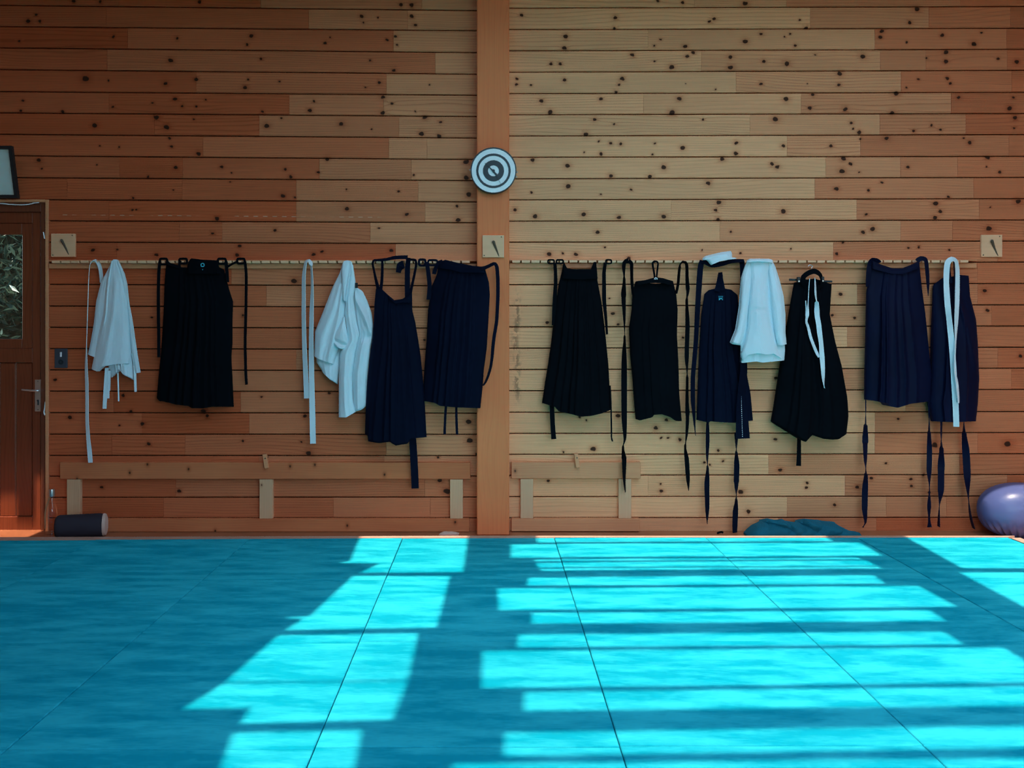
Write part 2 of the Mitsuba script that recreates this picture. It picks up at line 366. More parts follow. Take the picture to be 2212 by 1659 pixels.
bsdf("m_indigo", cloth_fn((0.0026, 0.0056, 0.0290), (0.0012, 0.0024, 0.0120)), 0.65, 0.10, sheen=0.3, sheen_tint=1.0)
bsdf("m_white", cloth_fn((0.70, 0.81, 0.84), (0.62, 0.73, 0.77)), 0.85, 0.15)  # cyan light bounced off the mats is tinted into the white cloth
bsdf("m_teal", cloth_fn((0.008, 0.135, 0.20), (0.004, 0.080, 0.13)), 0.8, 0.2)
bsdf("m_ball", (0.075, 0.095, 0.235), 0.33, 0.35)
bsdf("m_bolster", cloth_fn((0.042, 0.034, 0.044), (0.030, 0.024, 0.032)), 0.8, 0.15)
bsdf("m_blackplastic", (0.012, 0.016, 0.020), 0.35, 0.4)
bsdf("m_clockwhite", (0.80, 0.86, 0.86), 0.5, 0.3)
bsdf("m_clockblack", (0.010, 0.022, 0.028), 0.4, 0.4)
bsdf("m_steel", (0.62, 0.61, 0.60), 0.3, 0.5, metallic=0.9)
bsdf("m_paper", (0.55, 0.66, 0.62), 0.35, 0.5)
bsdf("m_greyplate", (0.045, 0.050, 0.065), 0.4, 0.4)
bsdf("m_whiteplastic", (0.75, 0.77, 0.80), 0.4, 0.4)
bsdf("m_tan", (0.42, 0.22, 0.11), 0.6, 0.3)
bsdf("m_darkbrown", (0.10, 0.065, 0.04), 0.6, 0.3)
bsdf("m_cyanprint", (0.05, 0.42, 0.52), 0.7, 0.2)
bsdf("m_ground", (0.10, 0.15, 0.06), 0.9, 0.1)
bsdf("m_bark", (0.10, 0.07, 0.05), 0.9, 0.1)
bsdf("m_pinkcloth", (0.62, 0.42, 0.34), 0.8, 0.1)
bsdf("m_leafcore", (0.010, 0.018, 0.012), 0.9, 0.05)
scene["m_leaf"] = {"type": "principledthin", "base_color": {"type": "rgb", "value": [0.035, 0.062, 0.045]}, "roughness": 0.25, "spec_trans": 0.0, "diff_trans": 0.4, "eta": 1.5}
bsdf("m_leafglint", (0.62, 0.66, 0.55), 0.4, 0.5)  # sun glints on the leaves, painted as a pale leaf colour
scene["m_glass"] = {"type": "thindielectric", "int_ior": 1.5}
scene["m_bottle"] = {"type": "thindielectric", "int_ior": 1.5}

# ------------------------------------------------------------------ room shell
XL, XR, ZC, YB, ZF = -4.6, 4.15, 3.95, -1.25, -0.04
DOOR_L, DOOR_R, DOOR_T = -3.98, W(97, 0)[0], W(0, 437)[2]

# --- the plank wall
put("wall_back", cat([bx(XL, DOOR_L - 0.05, DW + 0.022, DW + 0.06, ZF, ZC), bx(DOOR_R, XR, DW + 0.022, DW + 0.06, ZF, ZC), bx(DOOR_L - 0.05, DOOR_R, DW + 0.022, DW + 0.06, DOOR_T, ZC)]), "m_gap",
    kind="structure", label="knotty pine plank wall at the far end of the hall")
PX_L, PX_R = XL / MPP + CX, XR / MPP + CX
GAP, CH = 0.0035, 0.004

def board(x0, x1, yt, yb, tone):
    """one board piece; yt, yb: functions giving the photo height of its edges along the wall"""
    bid = len(TONES); TONES.append(tone)
    pts, uvs = [], []
    for px in (x0, x1):
        zt, zb = W(px, yt(px))[2] - GAP, W(px, yb(px))[2] + GAP
        X = (px - CX) * MPP + (0.0006 if px == x0 else -0.0006)
        dy = 0.0
        for (y, z) in ((DW + 0.02, zb), (DW + CH, zb), (DW, zb + CH), (DW, zt - CH), (DW + CH, zt), (DW + 0.02, zt)):
            pts.append((X, y + dy, z)); uvs.append((X, bid + 0.03 + 0.94 * (z - zb) / (zt - zb)))
    f = []
    for j in range(6):
        k = (j + 1) % 6
        f += [[j, 6 + j, 6 + k], [j, 6 + k, k]]
    for j in range(1, 5):
        f += [[0, j, j + 1], [6, 6 + j + 1, 6 + j]]
    m = trimesh.Trimesh(pts, f, process=False)
    if m.volume < 0: m.invert()
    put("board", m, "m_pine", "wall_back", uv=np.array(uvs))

def line(xa, ya, xb, yb):
    return lambda x: ya + (yb - ya) * (x - xa) / (xb - xa)

LA = [-35, 11, 57, 103, 150, 197.5, 243.5, 290, 336, 383.5, 431, 476.5, 522.5, 567.5, 614, 661, 707, 753, 799, 845, 891.5, 938, 984, 1029, 1075, 1119, 1152]
LB = [-24, 22.5, 66, 113.5, 160, 205.5, 251.5, 298, 344.5, 390, 436, 481, 526.5, 568, 617.5, 663.5, 709, 755, 801, 846, 892.5, 938.5, 984.5, 1028.5, 1074, 1119, 1150]
RA = [-29, 17, 63.5, 109.5, 155.5, 202, 247.5, 293.5, 339.5, 386, 431.5, 477.5, 523, 568.5, 614.9, 660.4, 706.3, 752.2, 798.5, 844.4, 890.6, 936.5, 981.7, 1027, 1073.2, 1119, 1149]
RB = [-32, 13.5, 60.5, 106, 151.5, 199, 245, 290.5, 337.5, 383, 429, 475, 520.5, 566, 612.3, 658.5, 704.2, 750, 795.4, 841.5, 889.3, 934.6, 980.4, 1025.4, 1072, 1117.7, 1149]
SPL = {1: [667], 2: [850], 3: [], 4: [835], 5: [625, 900], 6: [560], 7: [840], 8: [395, 690], 9: [145, 640], 10: [640], 11: [480, 800], 12: [860], 13: [500], 15: [430, 760], 17: [640], 19: [520], 21: [400], 22: [560, 830], 23: [380]}
SPR = {0: [1500], 1: [1750], 2: [1400, 1950], 3: [1515, 2000], 4: [1590], 5: [1390, 1800], 6: [1620], 7: [1700], 8: [1945], 9: [1760], 10: [1450, 1900], 11: [1555, 2080], 12: [1800], 13: [1620], 14: [1900], 15: [1500], 16: [1830], 17: [1300, 1960], 18: [1700], 19: [1450], 20: [1890], 21: [1930], 22: [1660], 23: [1400, 1850], 24: [1700]}
def spaced(c):
    out = [c[0]]
    for x in c[1:-1]:
        if x - out[-1] > 80 and c[-1] - x > 60: out.append(x)
    return out + [c[-1]]
def lcurve(a, b): return line(0, a, 1030, b)
def rcurve(a, b): return line(1106, a, 2212, b)
for i in range(len(LA) - 1):
    t, b = lcurve(LA[i], LB[i]), lcurve(LA[i + 1], LB[i + 1])
    start = PX_L if LB[i + 1] < 440 else 104.5
    cuts = sorted([start] + SPL.get(i, [rng.uniform(450, 800)]) + [rng.uniform(220, 470), rng.uniform(820, 960)]) + [1030.3]
    if start > 100: cuts = [c for c in cuts if c >= start]
    cuts = spaced(cuts)
    for a, c in zip(cuts, cuts[1:]):
        mid = (max(a, 0) + c) / 2
        tone = 0.98 - 0.52 * smooth01((mid - 380) / 700) + rng.uniform(-0.05, 0.05)  # light falloff painted in: redder, darker pieces towards the left
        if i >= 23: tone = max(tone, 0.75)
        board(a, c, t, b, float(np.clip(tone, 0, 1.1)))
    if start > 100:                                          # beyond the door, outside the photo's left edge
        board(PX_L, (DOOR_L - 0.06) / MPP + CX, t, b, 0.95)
for i in range(len(RA) - 1):
    t, b = rcurve(RA[i], RB[i]), rcurve(RA[i + 1], RB[i + 1])
    cuts = sorted([1099.2] + SPR.get(i, [rng.uniform(1400, 1700)]) + [rng.uniform(1690, 2010), rng.uniform(2030, 2190)]) + [PX_R]
    cuts = spaced(cuts)
    for a, c in zip(cuts, cuts[1:]):
        mid = (a + min(c, 2230)) / 2
        tone = 0.08 + 0.80 * smooth01((mid - 1400) / 900) + rng.uniform(-0.05, 0.06)  # pale lit middle painted in, redder towards the right edge
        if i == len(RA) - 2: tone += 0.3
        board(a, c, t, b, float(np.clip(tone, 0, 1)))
# the strip above the highest board in view, up to the ceiling
put("board", bx(XL, XR, DW, DW + 0.02, W(0, -36)[2], ZC, 0.002), "m_room", "wall_back")
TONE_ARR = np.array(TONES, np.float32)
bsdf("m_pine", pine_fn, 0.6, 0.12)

# --- side walls, ceiling with holes shaped to the sun patches, wall with an added opening behind the viewer, floor
put("wall_left", bx(XL - 0.1, XL, YB, DW + 0.1, ZF, ZC), "m_room", kind="structure", label="timber side wall on the left")
put("wall_right", bx(XR, XR + 0.1, YB, DW + 0.1, ZF, ZC), "m_room", kind="structure", label="timber side wall on the right")
put("floor", bx(XL - 0.1, XR + 0.1, YB, DW + 0.06, ZF - 0.08, ZF), "m_floorwood", kind="structure", label="brown timber floor seen along the foot of the wall")

def fl(px, py):
    """a point of the mats' surface seen in the photo -> metres on the floor"""
    s = H / (py - CY)
    return np.array([(px - CX) * s, F * s])

lights = []
def strip(*pts): lights.append([fl(*q) for q in pts])
def fstrip(x0, x1, y0, y1, dx=0.0): lights.append([np.array(q, float) for q in ((x0, y1), (x1, y1), (x1 + dx, y0), (x0 + dx, y0))])
# right-hand sun patches on the mats
R = [
    [(1160, 1154), (1776, 1154), (1798, 1168.6), (1160, 1171.5)],
    [(1104, 1175.2), (1856, 1171.2), (1906, 1200), (1104, 1204)],
    [(1155, 1208), (1851, 1203.6), (1861, 1207.6), (1158, 1212)],
    [(1160, 1215.2), (1871, 1210), (1893, 1221.4), (1163, 1225.4)],
    [(1166, 1228), (1896, 1223.4), (1906, 1227.3), (1171, 1232.6)],
    [(1143, 1247), (1886, 1241.8), (1911, 1260), (1138, 1264.8)],
    [(1075, 1271), (1983, 1264.4), (2066, 1309.5), (1078, 1318)],
    [(1150, 1323.6), (2008, 1317), (2042, 1340.5), (1148, 1347)],
    [(1121, 1370), (2038, 1363.3), (2081, 1390.8), (1118, 1398)],
    [(1042, 1405.5), (2166, 1397.4), (2291, 1472), (1040, 1486)],
    [(1133, 1494), (2257, 1481), (2319, 1522), (1131, 1535.5)],
    [(1091, 1581), (2330, 1564.6), (2400, 1611), (1088, 1632)],
]
for r in R: strip(*r)
for k in range(1, 4):                                        # the same three lights go on towards the viewer
    for r in R[9:12]:
        q = np.array([fl(*p) for p in r]) + [-0.085 * k, -1.0 * k]
        lights.append(list(q))
# light to the right of the dark band
lights.append([np.array(q) for q in ((2.76, 6.02), (4.1, 6.02), (4.1, 5.19), (2.72, 5.19))])
lights.append([np.array(q) for q in ((2.655, 5.10), (4.1, 5.10), (4.1, 4.25), (2.64, 4.25))])
for k in range(3):
    fstrip(2.6, 4.1, 3.3 - k, 4.15 - k)
fstrip(3.36, 4.1, 6.02, 6.24)                               # reaches the round cushion
# left-hand sun patches on the mats
strip((782, 1153), (1012, 1153), (1000, 1234.8), (778, 1237.2), (820, 1217.2), (728, 1216), (757, 1211.5))
strip((763, 1243.8), (972, 1243.2), (942, 1355.5), (617, 1360.5), (655, 1336.5), (607, 1333.6), (670, 1330.5))
strip((602, 1371.5), (903, 1367.5), (887, 1440), (880, 1468.8), (487, 1473.2))
strip((484, 1475.4), (880, 1470.8), (847, 1554), (520, 1562), (541, 1529), (395, 1531))
strip((505, 1582), (782, 1575.5), (765, 1659), (758, 1700), (462, 1700))
fstrip(-0.86, -0.45, 1.2, 2.6)
# holes added to throw sun on the foot of the door
SHF = np.array([-SUN_X, -1.0]) / math.tan(SUN_E)
def onceil(X, Y, Z): return np.array([X, Y]) + SHF * (ZC - Z)
holes = [Polygon([np.array(q) + SHF * ZC for q in poly]) for poly in lights]  # openings traced back from the sun patches, shaped only to cast them
def drect(px0, px1, z0, z1):
    a, b = W(px0, 0, -0.0)[0], W(px1, 0, -0.0)[0]
    y0 = 5.99 if z0 <= 0 else 6.32
    holes.append(Polygon([onceil(a, y0, max(z0, 0)), onceil(b, y0, max(z0, 0)), onceil(b, 6.32, z1), onceil(a, 6.32, z1)]))
drect(-150, 89, 0, 0.135)
drect(71, 89, 0.13, 0.46)
drect(-30, 29, 0.13, 0.37)
roof = Polygon([(XL - 0.1, YB - 0.1), (XR + 0.1, YB - 0.1), (XR + 0.1, DW + 0.1), (XL - 0.1, DW + 0.1)]).difference(unary_union([h.buffer(0) for h in holes]))
roof = max(roof.geoms, key=lambda g: g.area) if hasattr(roof, "geoms") else roof
m = trimesh.creation.extrude_polygon(roof, 0.012, engine="earcut"); m.apply_translation((0, 0, ZC))
put("ceiling", m, "m_room", kind="structure", label="unseen timber ceiling with holes shaped to cast the floor sun patches")
WX0, WX1, WZ0, WZ1 = 0.3, 3.9, 0.5, 3.5  # unseen opening placed and sized for fill light on wall and garments
front = sbox(XL, ZF, XR, ZC)
for a, b in zip(np.linspace(WX0, WX1, 5)[:-1], np.linspace(WX0, WX1, 5)[1:]):
    front = front.difference(sbox(a + 0.03, WZ0, b - 0.03, WZ1))
m = trimesh.creation.extrude_polygon(front, 0.06, engine="earcut")
m.apply_transform(trimesh.transformations.rotation_matrix(math.pi / 2, [1, 0, 0])); m.apply_translation((0, YB, 0))
put("wall_front", m, "m_room", kind="structure", label="timber wall behind the viewer with a wide opening added for fill light")
put("ground", bx(-40, 40, -60, 40, ZF - 0.6, ZF - 0.3), "m_ground", kind="structure", label="grassy ground outside the hall")

# --- mats
ORD = ["first", "second", "third", "fourth", "fifth", "sixth", "seventh", "eighth"]
XE, YE = 3.427, 5.946
def mat_far(x):                                              # the mats' far edge is not quite square to the wall
    px = CX + x * F / 5.946
    return F * H / (np.interp(px, [-400, 0, 1030, 2200], [1170.5, 1167.2, 1161.6, 1160.8]) - CY)
for c in range(8):
    x1 = XE - c * 0.9995; x0 = x1 - 0.9995
    for r in range(7):
        jy = {0: 0.03, 1: 0.03, 2: 0.03, 3: 0.02}.get(c, 0.0) if r else 0
        jy2 = {0: 0.03, 1: 0.03, 2: 0.03, 3: 0.02}.get(c, 0.0)
        ya = YE - r * 1.003 + jy; yb = YE - (r + 1) * 1.003 + jy2
        g = 0.0016
        zt = rng.uniform(-0.0015, 0.0015)
        tl, trr = (mat_far(x0), mat_far(x1)) if r == 0 else (ya, ya)
        A, B, Cc, D = (x0 + g, yb + g), (x1 - g, yb + g), (x1 - g, trr - g), (x0 + g, tl - g)
        q = 0.004
        ring = lambda e, z: [(A[0] + e, A[1] + e, z), (B[0] - e, B[1] + e, z), (Cc[0] - e, Cc[1] - e, z), (D[0] + e, D[1] - e, z)]
        v = np.array(ring(0, ZF) + ring(0, zt - q) + ring(q * 0.35, zt - q * 0.35) + ring(q, zt))
        f = [[0, 2, 1], [0, 3, 2], [12, 13, 14], [12, 14, 15]]
        for s in range(3):
            for j in range(4):
                k = (j + 1) % 4
                f += [[4 * s + j, 4 * s + k, 4 * s + 4 + k], [4 * s + j, 4 * s + 4 + k, 4 * s + 4 + j]]
        put("floor_mat", trimesh.Trimesh(v, f, process=False), "m_mat", uv=np.stack([v[:, 0], np.full(len(v), c * 8 + r + 0.5)], 1),
            label=f"turquoise square floor mat, {ORD[c]} from the right in the {ORD[r]} row out from the wall", cat="floor mat", group="turquoise floor mats")
# wooden edging of the mats
ex = [XL + 0.0, -3.44, 0.0, XE]
pts = [(x, mat_far(x) + 0.003) for x in ex]
edge_back = [(XE + 0.065, 6.0), (0.0, 6.0), (-3.44, 5.955), (XL, 5.94)]
poly = Polygon(pts + [(XE + 0.004, pts[-1][1])] + edge_back)
m = trimesh.creation.extrude_polygon(poly.buffer(0), -ZF + 0.003, engine="earcut"); m.apply_translation((0, 0, ZF))
put("trim_1", m, "m_trimwood", kind="structure", label="pale wooden edging strip along the mats at the foot of the wall")
put("trim_2", bx(XE + 0.004, XE + 0.069, YB, 5.94, ZF, 0.003, 0.002), "m_trimwood", kind="structure", label="pale wooden edging strip along the right side of the mats")

# ------------------------------------------------------------------ post, rails, plates, benches
PO = DW - 6.2
post = bx(W(1030, 0, PO)[0], W(1100, 0, PO)[0], 6.2, DW + 0.02, ZF, ZC - 0.001, 0.006)
put("timber_post", post, "m_post", label="thick orange pine post standing between the two halves of the plank wall", cat="post")

def peg_rail(x0, x1, y0, label, lastx):
    t = thing("peg_rail", label, "peg rail")
    put("rail_board", wbox(x0, x1, y0 + 7, y0 + 18, 0.0, 0.022), "m_rail", t)
    put("shelf", wbox(x0, x1, y0 - 0.2, y0 + 1.8, 0.0, 0.058, 0.001), "m_rail", t)
    x = x0 + 6
    first = True
    while x + 17 < lastx:
        w = 17.6 + rng.uniform(-0.8, 0.8)
        put("peg", wbox(x, x + w, y0 + rng.uniform(0.8, 1.6), y0 + 6.4 + rng.uniform(-0.3, 0.3), 0.0, 0.062, 0.002), "m_peg", t)
        x += 20.6
peg_rail(105.5, 1030, 562.0, "long pine rail with a row of flat wooden pegs on the left of the post", 1030)
peg_rail(1100.5, 2110, 561.0, "long pine rail with a row of flat wooden pegs on the right of the post", 2092)

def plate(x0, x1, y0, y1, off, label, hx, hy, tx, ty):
    t = thing("peg_plate", label, "hook plate")
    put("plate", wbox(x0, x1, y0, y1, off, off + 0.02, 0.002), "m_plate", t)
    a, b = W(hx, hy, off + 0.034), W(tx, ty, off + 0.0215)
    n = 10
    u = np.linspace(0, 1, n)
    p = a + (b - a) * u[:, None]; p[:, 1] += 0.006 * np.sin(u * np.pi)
    put("hook", cat([tube(p, 0.008 * (1 - u) ** 0.7 + 0.0016), tube([W(hx, hy, off + 0.018), W(hx, hy, off + 0.04)], 0.009)]), "m_darkbrown", t, smooth=40)  # tapered bar is the peg's cast shadow built solid; short tube is the peg
    for (sx, sy) in ((x1 - 6, y0 + 4), (x0 + 4, y1 - 4)):
        put("screw", tube([W(sx, sy, off + 0.019), W(sx, sy, off + 0.0225)], 0.004), "m_darkbrown", t)
plate(110, 162, 504.5, 555, 0.0, "square pale plywood plate with peg and modelled shadow beside the door", 133, 519, 148, 550)
plate(1042, 1089, 508, 556, PO, "square pale plywood plate with peg and modelled shadow on the timber post", 1066, 522, 1078, 554)
plate(2120, 2165.5, 507, 555, 0.0, "square pale plywood plate with peg and modelled shadow at the far right of the wall", 2143, 520, 2156, 553)

def bench(x0, x1, y0, y1, legs, yb0, yb1, bx0, bx1, label, wood):
    t = thing("fold_down_bench", label, "bench")
    put("seat_board", wbox(x0, x1, y0, y1, 0.002, 0.045, 0.003), wood, t)
    for (a, b) in legs:
        put("leg", wbox(a, b, y1 + 0.3, yb0 - 0.3, 0.002, 0.04, 0.003), "m_leg", t, label="paler upright leg")
    put("foot_board", wbox(bx0, bx1, yb0, yb1, 0.002, 0.045, 0.003), wood, t)
bench(129, 1016, 999, 1035, [(144, 173), (560, 589), (972, 1000)], 1121, 1149, 129, 1014, "long pine bench with three legs folded up against the wall left of the post", "m_bench_red")
bench(1104.5, 1384, 998.5, 1034, [(1124, 1152), (1336, 1364)], 1120.5, 1148, 1104.5, 1382, "short pine bench with two legs folded up against the wall right of the post", "m_bench")
def latch(px, py, label):
    t = thing("turn_latch", label, "latch")
    a = math.radians(8)
    m = bx(-0.014, 0.014, -0.015, 0.015, -0.050, 0.050, 0.003)
    m.apply_transform(trimesh.transformations.rotation_matrix(a, [0, -1, 0])); 
    c = W(px, py, 0.062); m.apply_translation(c)
    put("bar", m, "m_rail", t)
    put("bolt", tube([c + [0, -0.017, 0.02], c + [0, 0.06, 0.02]], 0.005), "m_darkbrown", t)
latch(574, 996, "small slanting wooden turn latch above the middle leg of the long folded bench")
latch(1246, 994.5, "small slanting wooden turn latch on the top edge of the short folded bench")

# ------------------------------------------------------------------ target clock
def disc(px, py, off, r0, r1, th, n=64):
    c = W(px, py, off)
    m = trimesh.creation.annulus(r0, r1, th, sections=n) if r0 > 0 else trimesh.creation.cylinder(r1, th, sections=n)
    m.apply_transform(trimesh.transformations.rotation_matrix(math.pi / 2, [1, 0, 0]))
    m.apply_translation(c)
    return m
t = thing("wall_clock", "round bullseye wall clock with black and white rings hanging on the timber post", "clock")
s = (DW - PO - 0.05) / F
cxp, cyp = 1066, 369
put("case", disc(cxp, cyp, PO + 0.026, 0, 49.5 * s, 0.048), "m_clockblack", t, smooth=40)
put("dial", disc(cxp, cyp, PO + 0.046, 0, 47.2 * s, 0.012), "m_clockwhite", t, label="white dial")
put("ring", disc(cxp, cyp, PO + 0.0535, 32.5 * s, 37.2 * s, 0.003), "m_clockblack", t, label="thin black ring")
put("ring", disc(cxp, cyp, PO + 0.0535, 11.8 * s, 22.8 * s, 0.003), "m_clockblack", t, label="wide black ring")
def hand(name, p0, p1, w0, w1, off):
    a, b = W(*p0, off), W(*p1, off)
    d = (b - a) / np.linalg.norm(b - a); n = np.cross(d, [0, 1, 0])
    lo = np.array([0, 0.0012, 0])
    c = [a - n * w0, b - n * w1, b + n * w1, a + n * w0]
    m = trimesh.convex.convex_hull(np.array([q - lo for q in c] + [q + lo for q in c]))
    put(name, m, "m_clockblack", t)
hand("hour_hand", (1073, 378), (1056, 360), 0.006, 0.003, PO + 0.0575)
hand("minute_hand", (1068, 371), (1047, 352), 0.004, 0.001, PO + 0.061)
hand("second_hand", (1066, 369), (1081.5, 397), 0.0012, 0.0008, PO + 0.064)
put("hub", disc(cxp, cyp, PO + 0.060, 0, 3.0 * s, 0.012, 24), "m_clockblack", t)
for a in (178, 200, -15, -3):
    q = W(cxp + 51 * math.cos(math.radians(a)), cyp - 51 * math.sin(math.radians(a)), PO + 0.03)
    m = trimesh.creation.icosphere(2, 0.006); m.apply_translation(q)
    put("rim_glint", m, "m_steel", t, smooth=True)  # reflections on the glass rim, modelled as small steel beads

# ------------------------------------------------------------------ door, its frame, and what hangs round it
OFF = -0.03
def dbox(px0, px1, py0, py1, o0, o1, ch=0.003): return wbox(px0, px1, py0, py1, o0, o1, ch)
ML = -195                                                    # the door's other edge lies outside the photo
put("door_1", dbox(ML + 20, 69, 458, 1155, OFF - 0.03, OFF - 0.015, 0), "m_gap", kind="structure", label="dark red brown wooden door with a window at the left edge") if False else None
DK = "door_1"; holders.add(DK); labels[DK] = {"label": "dark red-brown wooden door with a glass pane at the left edge", "kind": "structure"}
put("stile", dbox(70, 87.3, 458, 1156, OFF - 0.045, OFF), "m_door", DK)
put("stile", dbox(ML, ML + 17, 458, 1156, OFF - 0.045, OFF), "m_door", DK)
put("rail", dbox(ML + 17.2, 69.8, 458, 482, OFF - 0.045, OFF - 0.001), "m_door", DK)
put("rail", dbox(ML + 17.2, 69.8, 753, 783, OFF - 0.045, OFF - 0.001), "m_door", DK)
put("rail", dbox(ML + 17.2, 69.8, 1116, 1156, OFF - 0.045, OFF - 0.001), "m_door", DK)
put("glazing_bar", dbox(47.5, 69.6, 482.3, 752.7, OFF - 0.04, OFF - 0.008), "m_door", DK)
put("glazing_bar", dbox(ML + 17.4, ML + 39, 482.3, 752.7, OFF - 0.04, OFF - 0.008), "m_door", DK)
put("glazing_bar", dbox(ML + 39.2, 47.3, 482.3, 506.5, OFF - 0.04, OFF - 0.008), "m_door", DK)
put("glazing_bar", dbox(ML + 39.2, 47.3, 732, 752.7, OFF - 0.04, OFF - 0.008), "m_door", DK)
a, b = W(ML + 39, 732, OFF - 0.02), W(47.5, 506, OFF - 0.02)
pane = trimesh.Trimesh([[a[0], a[1], a[2]], [b[0], a[1], a[2]], [b[0], a[1], b[2]], [a[0], a[1], b[2]]], [[0, 1, 2], [0, 2, 3]], process=False)
put("pane", pane, "m_glass", DK, label="clear glass pane")
x = 69.6
for wdt in (35, 34, 32, 34, 32, 34, 32):
    put("panel_board", dbox(max(x - wdt, ML + 17.5), x, 783.3, 1115.7, OFF - 0.04, OFF - 0.016, 0.006), "m_door", DK)
    x -= wdt + 1
    if x < ML + 25: break
hp = put("handle_plate", dbox(75, 88.0, 820, 889, OFF, OFF + 0.008, 0.0015), "m_steel", DK, label="brushed steel handle plate")
lv = np.array([W(82, 844, OFF + 0.008), W(82, 844, OFF + 0.05), W(79, 844, OFF + 0.056), W(64, 843.5, OFF + 0.058), W(47, 842, OFF + 0.056)])
put("lever", tube(spline(lv, 24), np.linspace(0.009, 0.006, 24)), "m_steel", hp, smooth=50)
k1 = disc(82, 865.5, OFF + 0.0085, 0, 0.007, 0.003, 20); k2 = dbox(80.6, 83.6, 866, 875, OFF + 0.007, OFF + 0.010, 0)
put("keyhole", cat([k1, k2]), "m_clockblack", hp)
for yy in (824, 885):
    put("screw", disc(82, yy, OFF + 0.0085, 0, 0.0035, 0.002, 12), "m_darkbrown", hp)
put("door_frame", cat([dbox(88, 97, 437, 1157, -0.10, -0.012, 0.002), dbox(ML - 12, ML - 0.5, 437, 1157, -0.10, -0.012, 0.002), dbox(ML - 0.3, 87.8, 437.5, 457.5, -0.10, -0.012, 0.002)]), "m_jamb", DK, label="dark door frame")
put("trim_3", wbox(97.5, 104.3, 431, 1152, -0.02, 0.008, 0.002), "m_rail", kind="structure", label="narrow pale casing strip down the right side of the door")
put("trim_4", wbox(ML - 12, 97.3, 430.5, 436.5, -0.02, 0.010, 0.002), "m_rail", kind="structure", label="narrow pale casing strip over the door")
cab = spline([(-190, 443), (-90, 441), (0, 439.5), (22, 441.5), (45, 442.5), (62, 441.5), (74, 438.5), (84, 437.5)], 50)
put("cable", tube([W(x, y, 0.006) for x, y in cab], 0.0042), "m_whiteplastic", smooth=50, label="thin white cable sagging along the top of the door frame", cat="cable")
put("paint_flake", ribbon(ID, [(93.5, 501, 1.0), (95, 508, 2.6), (96.4, 516, 0.8)], 0.004, n=14, thick=0.001), "m_whiteplastic", label="small peeling strip of pale tape on the door frame beside the glass", cat="tape")
put("draught_strip", ribbon(ID, [(97.6, 868, 0.8), (96.3, 882, 1.2), (95.2, 890, 2.6), (97.2, 897, 1.0)], 0.004, n=16, thick=0.001), "m_whiteplastic", label="loose curl of pale tape on the door frame below the handle", cat="tape")

t = thing("picture_frame", "black framed pale green picture leaning forward above the door", "picture")
def leaning(px0, px1, py0, py1, d0, d1):
    """a slab of the picture, hung with its top tipped into the room"""
    out = []
    for d in (d0, d1):
        for (px, py) in ((px0, py1), (px1, py1), (px1, py0), (px0, py0)):
            lean = 0.012 + 0.085 * (429 - py) / 107.0
            q = W(43.5, 429, 0.012)
            out.append(np.array([W(px, 429, 0.012)[0], DW - lean - d, W(0, py, 0.012)[2]]))
    o = out
    m = trimesh.convex.convex_hull(np.array(o)); return m
PL = -110
put("frame", cat([leaning(36, 43, 322, 429, 0, 0.03), leaning(PL, PL + 7, 322, 429, 0, 0.03), leaning(PL + 7, 36, 322, 328.5, 0, 0.03), leaning(PL + 7, 36, 422.5, 429, 0, 0.03)]), "m_blackplastic", t)
put("picture", leaning(PL + 7, 36, 328.5, 422.5, 0.002, 0.010), "m_paper", t, label="blank pale green sheet behind glass")

t = thing("light_switch", "dark grey wall switch plate with a white rocker beside the door", "light switch")
put("plate", wbox(117.5, 145, 753, 795, 0.0, 0.012, 0.003), "m_greyplate", t)
put("rocker", wbox(129, 133, 760.5, 771, 0.011, 0.017, 0.002), "m_whiteplastic", t, label="white rocker")
put("socket", disc(131.5, 782, 0.012, 0.004, 0.018, 0.004, 32), "m_clockblack", t, label="round dark knob")

# ------------------------------------------------------------------ garments
def sag_ring(C, x0, x1, y0, y1, w, off=0.066 - 0.036):
    """a strap looped round a peg"""
    xm, ym = (x0 + x1) / 2, (y0 + y1) / 2
    return ribbon(C, [(x0, ym, w), (x0 + 0.12 * (x1 - x0), y0, w), (xm, y0 - 1, w), (x1 - 0.12 * (x1 - x0), y0, w), (x1, ym, w), (x1 - 0.12 * (x1 - x0), y1, w), (xm, y1 + 1, w), (x0 + 0.12 * (x1 - x0), y1, w)], off, n=40, closed=True)

# 1 white belt at the far left
put("belt", ribbon(C3, [(244, 300, 12), (240, 230, 12), (235, 170, 14), (215, 98, 16), (187, 76, 14), (161, 92, 14), (148, 145, 15), (143, 250, 13), (138, 400, 12), (133, 550, 12), (128, 700, 16), (125, 850, 26), (130, 1000, 30), (132, 1150, 30), (132, 1250, 30), (140, 1400, 32), (150, 1500, 34), (157, 1588, 34)], 0.06, n=120, offs=[0.0, 0.02, 0.05, 0.06, 0.06, 0.06, 0.05, 0.05, 0.05, 0.05]),
    "m_white", smooth=40, label="long white belt slung over the rail at the far left, left of the white jacket", cat="belt")
